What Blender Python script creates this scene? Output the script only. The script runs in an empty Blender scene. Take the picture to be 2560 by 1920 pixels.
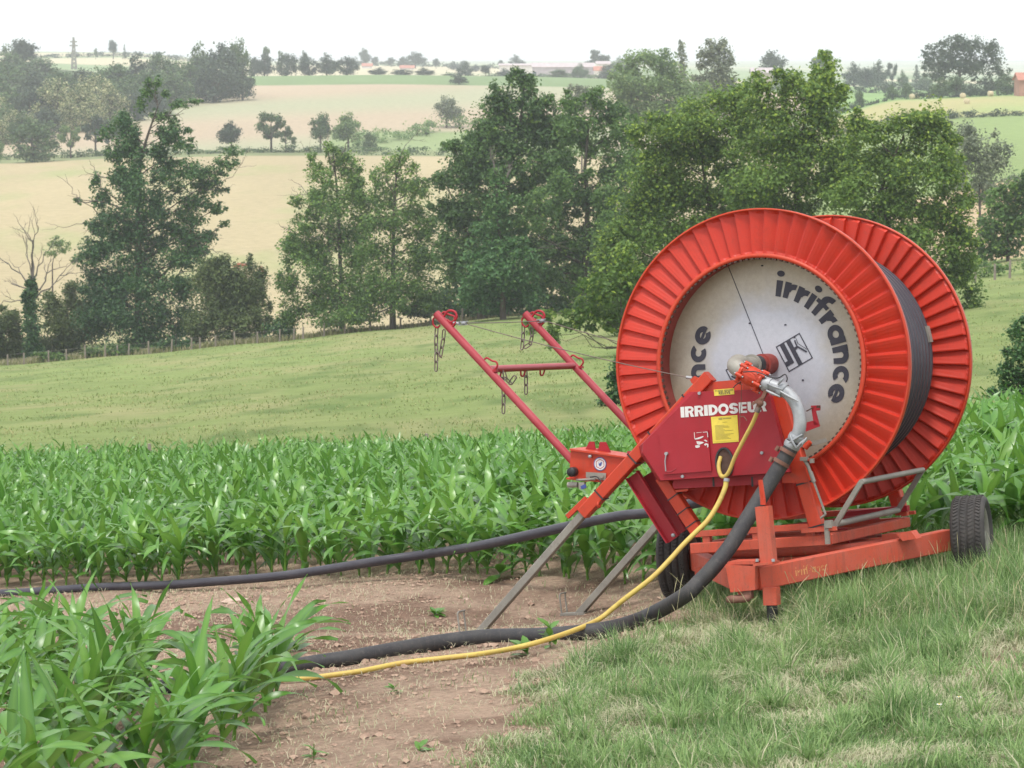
import bpy, math, random
import numpy as np
from mathutils import Vector, Matrix, noise as mnoise
D=bpy.data; SC=bpy.context.scene; COL=SC.collection
random.seed(7); RNG=np.random.default_rng(11)
# ---------------------------------------------------------------- camera, sky, sun, exposure
F=7000.0                                   # focal length in photo pixels (2560 wide)
PITCH=math.atan((960-150)/F)
cam=D.cameras.new('camera'); camo=D.objects.new('camera',cam); COL.objects.link(camo); SC.camera=camo
camo.location=(0,0,0); camo.rotation_euler=(math.pi/2-PITCH,0,0)
cam.sensor_width=36; cam.lens=36*F/2560; cam.clip_start=0.5; cam.clip_end=20000
cam.dof.use_dof=True; cam.dof.focus_distance=22.8; cam.dof.aperture_fstop=10
world=D.worlds.new('World'); SC.world=world; world.use_nodes=True
SUN_EL=math.radians(70); SUN_AZ=math.radians(200)     # azimuth clockwise from +Y: sun high behind the camera's left
nt=world.node_tree; nt.nodes.clear()
sky=nt.nodes.new('ShaderNodeTexSky'); sky.sky_type='NISHITA'; sky.sun_disc=False
sky.sun_elevation=SUN_EL; sky.sun_rotation=SUN_AZ; sky.air_density=2.0; sky.dust_density=1.0; sky.ozone_density=1.0
hs=nt.nodes.new('ShaderNodeHueSaturation'); hs.inputs['Saturation'].default_value=0.22; hs.inputs['Value'].default_value=1.0
bg=nt.nodes.new('ShaderNodeBackground'); bg.inputs['Strength'].default_value=0.15
out=nt.nodes.new('ShaderNodeOutputWorld')
veil=nt.nodes.new('ShaderNodeMix'); veil.data_type='RGBA'; veil.inputs[0].default_value=0.62; veil.inputs[7].default_value=(5.9,6.0,6.25,1)   # thin even cloud over the blue
nt.links.new(sky.outputs[0],hs.inputs['Color']); nt.links.new(hs.outputs[0],veil.inputs[6]); nt.links.new(veil.outputs[2],bg.inputs['Color']); nt.links.new(bg.outputs[0],out.inputs[0])
sl=D.lights.new('sun','SUN'); sl.energy=1.5; sl.angle=math.radians(11); sl.color=(1.0,0.96,0.9)
so=D.objects.new('sun',sl); COL.objects.link(so)
sd=Vector((math.sin(SUN_AZ)*math.cos(SUN_EL),math.cos(SUN_AZ)*math.cos(SUN_EL),math.sin(SUN_EL)))
so.rotation_euler=(-sd).to_track_quat('-Z','Y').to_euler(); so.location=(0,-10,60)
SC.view_settings.view_transform='Standard'; SC.view_settings.look='None'; SC.view_settings.gamma=1; SC.view_settings.use_curve_mapping=False
SC.view_settings.exposure=0.74
SC.cycles.max_bounces=6; SC.cycles.diffuse_bounces=3; SC.cycles.glossy_bounces=2; SC.cycles.transmission_bounces=4
SC.cycles.volume_bounces=2; SC.cycles.transparent_max_bounces=4; SC.cycles.caustics_reflective=False; SC.cycles.caustics_refractive=False
# ---------------------------------------------------------------- from a photo pixel to a ray
FW=np.array([0,math.cos(PITCH),-math.sin(PITCH)]); UP=np.array([0,math.sin(PITCH),math.cos(PITCH)]); RT=np.array([1.,0,0])
def ray(px,py): return FW+RT*(px-1280)/F+UP*(960-py)/F
def at(px,py,d):
    r=ray(px,py); return r*(d/r[1])
def pix(P):
    P=np.asarray(P,float); w=P@FW; return 1280+F*(P@RT)/w, 960-F*(P@UP)/w
# ---------------------------------------------------------------- tagging
def tag(o,label=None,cat=None,group=None,kind=None):
    if label: o['label']=label
    if cat: o['category']=cat
    if group: o['group']=group
    if kind: o['kind']=kind
    return o
def empty(name,loc,label,cat,group=None,mat=None):
    o=D.objects.new(name,None); COL.objects.link(o); o.empty_display_size=.2
    if mat is not None: o.matrix_world=mat
    else: o.location=tuple(loc)
    return tag(o,label,cat,group)
def link(name,me,parent=None):
    o=D.objects.new(name,me); COL.objects.link(o)
    if parent is not None: o.parent=parent
    return o
# ---------------------------------------------------------------- bulk mesh from arrays
def npmesh(name,V,Fq,mat,attrs=None,smooth=False):
    """V (n,3); Fq (m,k) with k = 3 or 4; attrs {name: (n,) or (n,3)} on points"""
    me=D.meshes.new(name); V=np.ascontiguousarray(V,np.float32); Fq=np.ascontiguousarray(Fq,np.int32); k=Fq.shape[1]; m=len(Fq)
    me.vertices.add(len(V)); me.vertices.foreach_set('co',V.ravel())
    me.loops.add(m*k); me.loops.foreach_set('vertex_index',Fq.ravel())
    me.polygons.add(m); me.polygons.foreach_set('loop_start',np.arange(0,m*k,k,dtype=np.int32))
    me.polygons.foreach_set('use_smooth',np.full(m,smooth,bool))
    me.update(calc_edges=True)
    if attrs:
        for an,av in attrs.items():
            av=np.asarray(av,np.float32)
            if av.ndim==1:
                t=me.attributes.new(an,'FLOAT','POINT'); t.data.foreach_set('value',av)
            else:
                t=me.attributes.new(an,'FLOAT_COLOR','POINT'); t.data.foreach_set('color',np.hstack([av,np.ones((len(av),1),np.float32)]).ravel())
    me.materials.append(mat); return me
# ---------------------------------------------------------------- materials
def newmat(name):
    m=D.materials.new(name); m.use_nodes=True; n=m.node_tree; b=n.nodes['Principled BSDF']; return m,n,b
def N(n,t,**kw):
    x=n.nodes.new(t)
    for k,v in kw.items():
        if k in x.inputs: x.inputs[k].default_value=v
        else: setattr(x,k,v)
    return x
def ramp(n,stops):
    r=n.nodes.new('ShaderNodeValToRGB'); e=r.color_ramp.elements
    while len(e)<len(stops): e.new(.5)
    for i,(p,c) in enumerate(stops):
        e[i].position=p; e[i].color=(c,c,c,1) if not hasattr(c,'__len__') else (*c,1)
    return r
def mixc(n,fac,a,b,bt='MIX'):
    x=n.nodes.new('ShaderNodeMix'); x.data_type='RGBA'; x.blend_type=bt
    for i,v in ((0,fac),(6,a),(7,b)):
        if hasattr(v,'links'): n.links.new(v,x.inputs[i])
        elif hasattr(v,'__len__'): x.inputs[i].default_value=(*v,1)
        else: x.inputs[i].default_value=v
    return x.outputs[2]
def paint(name,base,dirt=(.25,.16,.1),amount=.35,rough=.42,metal=0.0,scale=3.0,fade=None,bump=.15,coat=0.0,streak=0.0,grime=(.10,.045,.035)):
    m,n,b=newmat(name); L=n.links.new
    tc=N(n,'ShaderNodeTexCoord'); nz=N(n,'ShaderNodeTexNoise',Scale=scale,Detail=8.0,Roughness=.65); L(tc.outputs['Object'],nz.inputs['Vector'])
    r1=ramp(n,[(.42,0.0),(.72,1.0)]); L(nz.outputs['Fac'],r1.inputs[0])
    nf=N(n,'ShaderNodeTexNoise',Scale=scale*14,Detail=6.0,Roughness=.7); L(tc.outputs['Object'],nf.inputs['Vector'])
    r2=ramp(n,[(.55,0.0),(.75,1.0)]); L(nf.outputs['Fac'],r2.inputs[0])
    fd=fade or tuple(min(1,c*1.25+.03) for c in base)
    c1=mixc(n,r1.outputs[0],base,fd)
    mul=N(n,'ShaderNodeMath',operation='MULTIPLY'); L(r2.outputs[0],mul.inputs[0]); mul.inputs[1].default_value=amount
    c2=mixc(n,mul.outputs[0],c1,dirt)
    if streak:   # rain streaks running down and dark greasy patches
        mp=N(n,'ShaderNodeMapping'); mp.inputs['Scale'].default_value=(1,1,.09); L(tc.outputs['Object'],mp.inputs['Vector']); ns=N(n,'ShaderNodeTexNoise',Scale=scale*7,Detail=5.0,Roughness=.6); L(mp.outputs[0],ns.inputs['Vector'])
        r3=ramp(n,[(.52,0.0),(.72,1.0)]); L(ns.outputs['Fac'],r3.inputs[0]); np_=N(n,'ShaderNodeTexNoise',Scale=scale*1.3,Detail=9.0,Roughness=.75,Distortion=.6); L(tc.outputs['Object'],np_.inputs['Vector'])
        r4=ramp(n,[(.56,0.0),(.70,1.0)]); L(np_.outputs['Fac'],r4.inputs[0]); m1=N(n,'ShaderNodeMath',operation='MULTIPLY'); L(r3.outputs[0],m1.inputs[0]); m1.inputs[1].default_value=streak*.45
        m2=N(n,'ShaderNodeMath',operation='MULTIPLY'); L(r4.outputs[0],m2.inputs[0]); m2.inputs[1].default_value=streak; c2=mixc(n,m1.outputs[0],c2,grime); c2=mixc(n,m2.outputs[0],c2,grime)
    L(c2,b.inputs['Base Color']); b.inputs['Specular IOR Level'].default_value=.4; b.inputs['Metallic'].default_value=metal
    rr=N(n,'ShaderNodeMapRange'); L(nf.outputs['Fac'],rr.inputs[0]); rr.inputs[3].default_value=max(.05,rough-.1); rr.inputs[4].default_value=rough+.15
    L(rr.outputs[0],b.inputs['Roughness'])
    if coat: b.inputs['Coat Weight'].default_value=coat; b.inputs['Coat Roughness'].default_value=.15
    bp=N(n,'ShaderNodeBump',Strength=bump,Distance=.004); L(nf.outputs['Fac'],bp.inputs['Height']); L(bp.outputs[0],b.inputs['Normal'])
    return m
def leafmat(name,c_dark,c_light,rough=.5,trans=.3,c_alt=None,spec=.4,coat=0):
    """colour runs with the point attribute 'tint' 0..1; 'alt' blends a third colour"""
    m,n,b=newmat(name); L=n.links.new
    a=N(n,'ShaderNodeAttribute',attribute_name='tint'); c=mixc(n,a.outputs['Fac'],c_dark,c_light)
    if c_alt is not None:
        a2=N(n,'ShaderNodeAttribute',attribute_name='alt'); c=mixc(n,a2.outputs['Fac'],c,c_alt)
    L(c,b.inputs['Base Color']); b.inputs['Roughness'].default_value=rough; b.inputs['Specular IOR Level'].default_value=spec; b.inputs['Coat Weight'].default_value=coat; b.inputs['Coat Roughness'].default_value=.28
    tr=N(n,'ShaderNodeBsdfTranslucent'); g=N(n,'ShaderNodeGamma',Gamma=.85); L(c,g.inputs[0]); L(g.outputs[0],tr.inputs['Color'])
    ms=N(n,'ShaderNodeMixShader'); ms.inputs[0].default_value=trans; L(b.outputs[0],ms.inputs[1]); L(tr.outputs[0],ms.inputs[2])
    L(ms.outputs[0],n.nodes['Material Output'].inputs['Surface']); return m
MT={}
MT['orange']=paint('orange_paint',(.50,.043,.014),dirt=(.24,.085,.055),amount=.5,rough=.44,scale=2.2,fade=(.53,.06,.024),streak=.40)
MT['orange_dusty']=paint('dusty_orange_paint',(.52,.078,.038),dirt=(.16,.09,.065),amount=.75,rough=.58,scale=3.5,fade=(.50,.115,.075),streak=.62,grime=(.13,.06,.045))
MT['flange']=paint('flange_paint',(.52,.030,.011),dirt=(.27,.04,.025),amount=.42,rough=.45,scale=1.8,fade=(.44,.024,.011),streak=.38,grime=(.22,.024,.012))
MT['crimson']=paint('crimson_paint',(.33,.012,.021),dirt=(.25,.05,.045),amount=.3,rough=.5,scale=2.0,fade=(.37,.020,.032),coat=0,streak=.24,grime=(.14,.02,.022))
MT['rose']=paint('faded_crimson_paint',(.34,.034,.045),dirt=(.30,.10,.09),amount=.25,rough=.4,scale=2.5,fade=(.40,.065,.08),streak=.15)
MT['darkred']=paint('dull_red_primer',(.26,.04,.03),dirt=(.1,.04,.03),amount=.5,rough=.6)
MT['galv']=paint('galvanised_steel',(.33,.345,.36),dirt=(.20,.19,.18),amount=.6,rough=.5,metal=.35,scale=9,fade=(.44,.45,.46),streak=.35,grime=(.22,.2,.18))
MT['oldgalv']=paint('weathered_galvanised_steel',(.26,.245,.215),dirt=(.15,.12,.09),amount=.6,rough=.62,metal=.25,scale=7,fade=(.33,.31,.27),streak=.4,grime=(.12,.09,.07))
MT['cast']=paint('grey_cast_metal',(.27,.255,.22),dirt=(.2,.17,.13),amount=.5,rough=.6,metal=.2,scale=8)
MT['rust']=paint('rusty_iron',(.16,.075,.05),dirt=(.07,.04,.03),amount=.6,rough=.75,scale=12,fade=(.26,.13,.1),bump=.5)
MT['chain']=paint('chain_steel',(.17,.14,.125),dirt=(.12,.06,.04),amount=.7,rough=.55,metal=.5,scale=16,fade=(.26,.2,.17))
MT['rubber']=paint('hose_rubber',(.035,.035,.038),dirt=(.16,.13,.11),amount=.5,rough=.62,scale=5,fade=(.06,.058,.056),bump=.3,streak=.5,grime=(.15,.125,.11))
MT['black']=paint('black_plastic',(.018,.018,.02),amount=.2,rough=.5)
MT['yellow_hose']=paint('yellow_hose_rubber',(.58,.44,.10),dirt=(.34,.22,.08),amount=.6,rough=.5,scale=3,fade=(.55,.37,.10),streak=.5,grime=(.30,.19,.07))
MT['pe']=paint('polyethylene_pipe',(.042,.040,.052),dirt=(.13,.12,.12),amount=.3,rough=.4,scale=3,fade=(.062,.058,.07),streak=.25,grime=(.10,.095,.09))
MT['yellow']=paint('yellow_label',(.66,.52,.06),dirt=(.45,.35,.1),amount=.4,rough=.5,streak=.25,grime=(.35,.27,.08))
MT['white']=paint('white_vinyl',(.62,.60,.58),dirt=(.45,.28,.26),amount=.45,rough=.5)
MT['ink']=paint('dark_ink',(.035,.035,.05),dirt=(.07,.065,.07),amount=.3,rough=.6,fade=(.05,.05,.065))
MT['faintink']=paint('faded_print',(.30,.25,.05),amount=.2,rough=.6)
MT['faintyellow']=paint('worn_yellow_print',(.60,.27,.10),amount=.3,rough=.6)
MT['blue']=paint('blue_print',(.05,.08,.28),amount=.2,rough=.5)
MT['grime']=paint('grime_and_hole_shade',(.07,.035,.025),dirt=(.12,.06,.04),amount=.6,rough=.8,scale=8)  # greasy dark parts, and the painted shade of the cabinet opening
def tyre_mat():
    m,n,b=newmat('tyre_rubber'); L=n.links.new
    tc=N(n,'ShaderNodeTexCoord'); nz=N(n,'ShaderNodeTexNoise',Scale=10.0,Detail=7.0); L(tc.outputs['Object'],nz.inputs['Vector'])
    c=mixc(n,nz.outputs['Fac'],(.016,.016,.017),(.085,.075,.068)); L(c,b.inputs['Base Color']); b.inputs['Roughness'].default_value=.8
    return m
MT['tyre']=tyre_mat()
def disk_mat():
    m,n,b=newmat('stained_steel_plate'); L=n.links.new
    tc=N(n,'ShaderNodeTexCoord'); mp=N(n,'ShaderNodeMapping'); L(tc.outputs['Object'],mp.inputs['Vector'])
    mp.inputs['Location'].default_value=(0.0,0,-2.0); mp.inputs['Scale'].default_value=(1,0,1)
    ln=N(n,'ShaderNodeVectorMath',operation='LENGTH'); L(mp.outputs[0],ln.inputs[0])
    nz=N(n,'ShaderNodeTexNoise',Scale=3.0,Detail=7.0,Roughness=.6); L(tc.outputs['Object'],nz.inputs['Vector'])
    ad=N(n,'ShaderNodeMath',operation='MULTIPLY_ADD'); L(nz.outputs['Fac'],ad.inputs[0]); ad.inputs[1].default_value=.34; L(ln.outputs['Value'],ad.inputs[2])
    r=ramp(n,[(.60,0.0),(.80,.75),(1.0,1.0)]); L(ad.outputs[0],r.inputs[0])
    n2=N(n,'ShaderNodeTexNoise',Scale=26.0,Detail=8.0,Roughness=.75); L(tc.outputs['Object'],n2.inputs['Vector'])
    st=mixc(n,n2.outputs['Fac'],(.36,.37,.41),(.56,.57,.62)); dt=mixc(n,n2.outputs['Fac'],(.27,.235,.165),(.48,.42,.31))
    c=mixc(n,r.outputs[0],st,dt); L(c,b.inputs['Base Color']); b.inputs['Metallic'].default_value=.25; b.inputs['Roughness'].default_value=.5
    return m
MT['plate']=disk_mat()
# ---------------------------------------------------------------- part builder
class MB:
    def __init__(s): s.V=[]; s.F=[]; s.S=[]; s.M=[]
    def mark(s): s.M.append((len(s.V),len(s.F)))
    def add(s,V,Fc,smooth=False):
        k=len(s.V); s.V+= [tuple(map(float,v)) for v in V]; s.F+=[tuple(i+k for i in f) for f in Fc]; s.S+=[smooth]*len(Fc)
    def beam(s,p0,p1,w,h,up=(0,0,1),ch=.08):
        s.mark()
        """square tube with chamfered edges; w across, h along up"""
        p0=Vector(p0);p1=Vector(p1);ax=(p1-p0).normalized();up=Vector(up);sx=ax.cross(up)
        if sx.length<1e-4: sx=ax.cross(Vector((1,0,0)))
        sx.normalize();uz=sx.cross(ax).normalized(); c=ch*min(w,h)
        prof=[(-w/2+c,-h/2),(w/2-c,-h/2),(w/2,-h/2+c),(w/2,h/2-c),(w/2-c,h/2),(-w/2+c,h/2),(-w/2,h/2-c),(-w/2,-h/2+c)]
        V=[];
        for P in (p0,p1): V+=[P+sx*a+uz*b for a,b in prof]
        Fc=[(i,(i+1)%8,(i+1)%8+8,i+8) for i in range(8)]+[tuple(range(7,-1,-1)),tuple(range(8,16))]
        s.add(V,Fc)
    def box(s,c,sz,R=None):
        s.mark()
        c=Vector(c);R=R or Matrix.Identity(3);x,y,z=[k/2 for k in sz]
        V=[c+R@Vector((i*x,j*y,k*z)) for i in(-1,1) for j in(-1,1) for k in(-1,1)]
        s.add(V,[(0,1,3,2),(4,6,7,5),(0,4,5,1),(2,3,7,6),(0,2,6,4),(1,5,7,3)])
    def tube(s,pts,r,n=12,cap=True,smooth=True):
        s.mark()
        pts=[Vector(p) for p in pts]; m=len(pts); rs=r if hasattr(r,'__len__') else [r]*m
        t=[(pts[min(i+1,m-1)]-pts[max(i-1,0)]).normalized() for i in range(m)]
        nrm=t[0].orthogonal().normalized(); V=[]
        for i in range(m):
            nrm=(nrm-t[i]*nrm.dot(t[i])); nrm=nrm.normalized() if nrm.length>1e-6 else t[i].orthogonal().normalized()
            bn=t[i].cross(nrm)
            V+=[pts[i]+nrm*(rs[i]*math.cos(2*math.pi*k/n))+bn*(rs[i]*math.sin(2*math.pi*k/n)) for k in range(n)]
        Fc=[(i*n+k,i*n+(k+1)%n,(i+1)*n+(k+1)%n,(i+1)*n+k) for i in range(m-1) for k in range(n)]
        s.add(V,Fc,smooth)
        if cap: s.add(V[:n],[tuple(range(n-1,-1,-1))]); s.add(V[-n:],[tuple(range(n))])
    def prism(s,poly,y0,y1,back=None):
        s.mark()
        """poly of (x,z) in the local x-z plane between local y0 and y1 (back: a second outline at y1)"""
        n=len(poly); bk=back or poly
        V=[(x,y0,z) for x,z in poly]+[(x,y1,z) for x,z in bk]
        s.add(V,[tuple(range(n)),tuple(range(2*n-1,n-1,-1))]+[(i,i+n,(i+1)%n+n,(i+1)%n) for i in range(n)])
    def lathe(s,prof,n=48,c=(0,0,0),ax='Y',smooth=True,closed=False):
        s.mark()
        """prof of (radius, height along axis)"""
        V=[];m=len(prof)
        for k in range(n):
            a=2*math.pi*k/n
            for r,h in prof:
                x,z=r*math.cos(a),r*math.sin(a)
                p={'Y':(x,h,z),'X':(h,x,z),'Z':(x,z,h)}[ax]; V.append((p[0]+c[0],p[1]+c[1],p[2]+c[2]))
        mm=m if closed else m-1
        s.add(V,[(k*m+i,k*m+(i+1)%m,((k+1)%n)*m+(i+1)%m,((k+1)%n)*m+i) for k in range(n) for i in range(mm)],smooth)
    def sphere(s,c,r,nu=12,nv=8,sc=(1,1,1)):
        s.mark()
        V=[(c[0]+sc[0]*r*math.sin(math.pi*j/nv)*math.cos(2*math.pi*i/nu),c[1]+sc[1]*r*math.sin(math.pi*j/nv)*math.sin(2*math.pi*i/nu),c[2]+sc[2]*r*math.cos(math.pi*j/nv)) for j in range(nv+1) for i in range(nu)]
        s.add(V,[(j*nu+i,j*nu+(i+1)%nu,(j+1)*nu+(i+1)%nu,(j+1)*nu+i) for j in range(nv) for i in range(nu)],True)
    def pieces(s):
        M=s.M+[(len(s.V),len(s.F))]; out=[]
        for (v0,f0),(v1,f1) in zip(M[:-1],M[1:]):
            if v1>v0: m=MB(); m.V=s.V[v0:v1]; m.F=[tuple(i-v0 for i in f) for f in s.F[f0:f1]]; m.S=s.S[f0:f1]; out.append(m)
        return out
    def build(s,name,mat,parent=None,off=(0,0,0),label=None):
        me=D.meshes.new(name); o0=Vector(off)
        me.from_pydata([tuple(Vector(v)-o0) for v in s.V],[],s.F); me.polygons.foreach_set('use_smooth',s.S)
        me.materials.append(mat); me.update()
        o=link(name,me,parent)
        if label: o['label']=label
        return o
def bez(pts,n=6):
    """Catmull-Rom through the points"""
    P=[np.array(p,float) for p in pts]; P=[2*P[0]-P[1]]+P+[2*P[-1]-P[-2]]; out=[]
    for i in range(1,len(P)-2):
        for k in range(n):
            t=k/n; out.append(.5*((2*P[i])+(-P[i-1]+P[i+1])*t+(2*P[i-1]-5*P[i]+4*P[i+1]-P[i+2])*t*t+(-P[i-1]+3*P[i]-3*P[i+1]+P[i+2])*t**3))
    out.append(P[-2]); return out
# ---------------------------------------------------------------- ground: one sheet out to the horizon
def plane_z(x,y):
    return -2.75+.11*x-.083*y-.28*np.exp(-((x-.35)**2+(y-24.7)**2)/2.2)
PXC=np.array([0,320,640,960,1280,1600,1920,2240,2560.])
TAB={ # distance: image row where the ground lies, per column
 65:[1206,1200,1192,1182,1170,1158,1146,1132,1119],
 110:[1062,1045,1025,1005,985,965,940,915,890],
 180:[968,950,925,900,875,850,825,790,750],
 235:[932,908,882,852,822,790,760,722,680],
 285:[914,888,858,826,792,765,735,692,650],
 330:[888,880,868,856,845,838,825,810,780],
 420:[735,722,712,706,702,700,690,600,540],
 500:[600,595,592,590,590,585,560,450,400],
 620:[480,470,462,460,460,455,430,330,310],
 740:[412,398,392,392,395,390,360,262,250],
 780:[398,386,380,380,385,378,340,250,238],
 900:[318,296,290,292,290,290,280,244,234],
 1100:[225,224,214,211,215,222,232,236,230],
 1250:[178,190,191,188,192,200,212,222,224],
 1500:[160,182,198,194,196,203,214,222,226],
 1900:[150,148,176,180,184,188,193,207,214],
 2600:[129,131,160,161,163,168,174,184,190],
 3600:[131,135,157,159,161,164,168,176,182],
 9000:[151.5]*9}
DK=np.array(sorted(TAB)); ROWS=np.array([TAB[k] for k in DK],float)
def ratio(py): return -math.tan(PITCH)+0*py if False else np.tan(np.arctan((960-py)/F)-PITCH)
RAT=ratio(ROWS)
def ground(x,y):
    x=np.atleast_1d(np.asarray(x,float)).ravel(); y=np.atleast_1d(np.asarray(y,float)).ravel()
    x,y=np.broadcast_arrays(x,y); y_=np.maximum(y,1.0); X=x/y_
    pxc=np.clip(1280+F*X,-600,3160); ci=np.clip(np.searchsorted(PXC,pxc)-1,0,7); ct=np.clip((pxc-PXC[ci])/320,0,1); ct=ct*ct*(3-2*ct)*.5+ct*.5
    Z=[plane_z(X*30,np.full_like(X,30.))]; dk=[30.]
    for i,k in enumerate(DK): Z.append((RAT[i][ci]*(1-ct)+RAT[i][ci+1]*ct)*k); dk.append(float(k))
    Z=np.array(Z); dk=np.array(dk)                       # (K, n)
    sl=(Z[1:]-Z[:-1])/(dk[1:]-dk[:-1])[:,None]
    T=np.zeros_like(Z); T[1:-1]=.5*(sl[1:]+sl[:-1]); T[0]=-.083+.11*X; T[-1]=sl[-1]
    yc=np.clip(y_,30,9000); j=np.clip(np.searchsorted(dk,yc)-1,0,len(dk)-2); ar=np.arange(len(X))
    h=dk[j+1]-dk[j]; t=(yc-dk[j])/h
    z=(2*t**3-3*t**2+1)*Z[j,ar]+(t**3-2*t**2+t)*h*T[j,ar]+(3*t**2-2*t**3)*Z[j+1,ar]+(t**3-t**2)*h*T[j+1,ar]
    near=plane_z(x,y)
    w=np.clip((y-28)/4,0,1)
    return near*(1-w)+z*w
def gz(x,y): return float(ground(x,y)[0])
def hit(px,py,d0=8,d1=8000):
    """where the view ray of a photo pixel meets the ground"""
    r=ray(px,py); r=r/r[1]; d=np.concatenate([np.arange(d0,80,.05),np.arange(80,2500,.5)]); P=d[:,None]*r[None]
    g=ground(P[:,0],P[:,1])-P[:,2]; k=np.argmax(g>0); 
    return P[k]
def gp(px,d):
    """ground point at a photo column and a distance"""
    x=(px-1280)/F*d*1.0; return np.array([x,d,gz(x,d)])
def inpoly(px,py,poly):
    px=np.asarray(px);py=np.asarray(py);c=np.zeros(px.shape,bool);n=len(poly)
    for i in range(n):
        x0,y0=poly[i];x1,y1=poly[i-1]
        cond=((y0>py)!=(y1>py))&(px<(x1-x0)*(py-y0)/((y1-y0)+1e-12)+x0); c^=cond
    return c
def vnoise(x,y,s,seed=0):
    """cheap smooth value noise on arrays"""
    x=np.asarray(x)/s+seed*17.3; y=np.asarray(y)/s+seed*9.7; xi=np.floor(x);yi=np.floor(y);fx=x-xi;fy=y-yi;fx=fx*fx*(3-2*fx);fy=fy*fy*(3-2*fy)
    def h(a,b): v=np.sin(a*127.1+b*311.7+seed*5.1)*43758.5453; return v-np.floor(v)
    return (h(xi,yi)*(1-fx)+h(xi+1,yi)*fx)*(1-fy)+(h(xi,yi+1)*(1-fx)+h(xi+1,yi+1)*fx)*fy
# corn field front edge (world x,y); the crop stands behind this line
FRONT_PX=[(-1100,1520),(-300,1490),(0,1474),(320,1470),(640,1464),(900,1454),(1050,1436),(1260,1458),(1500,1484),(1650,1492),(1900,1470),(2250,1436),(2560,1392),(2800,1370)]
CORN_FRONT=[tuple(hit(a_,b_,14,80)[:2]) for a_,b_ in FRONT_PX]; CORN_FRONT=[(-20,CORN_FRONT[0][1]+16)]+CORN_FRONT+[(20,CORN_FRONT[-1][1]+2)]
def front_y(x):
    return np.interp(x,[p[0] for p in CORN_FRONT],[p[1] for p in CORN_FRONT])
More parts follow.
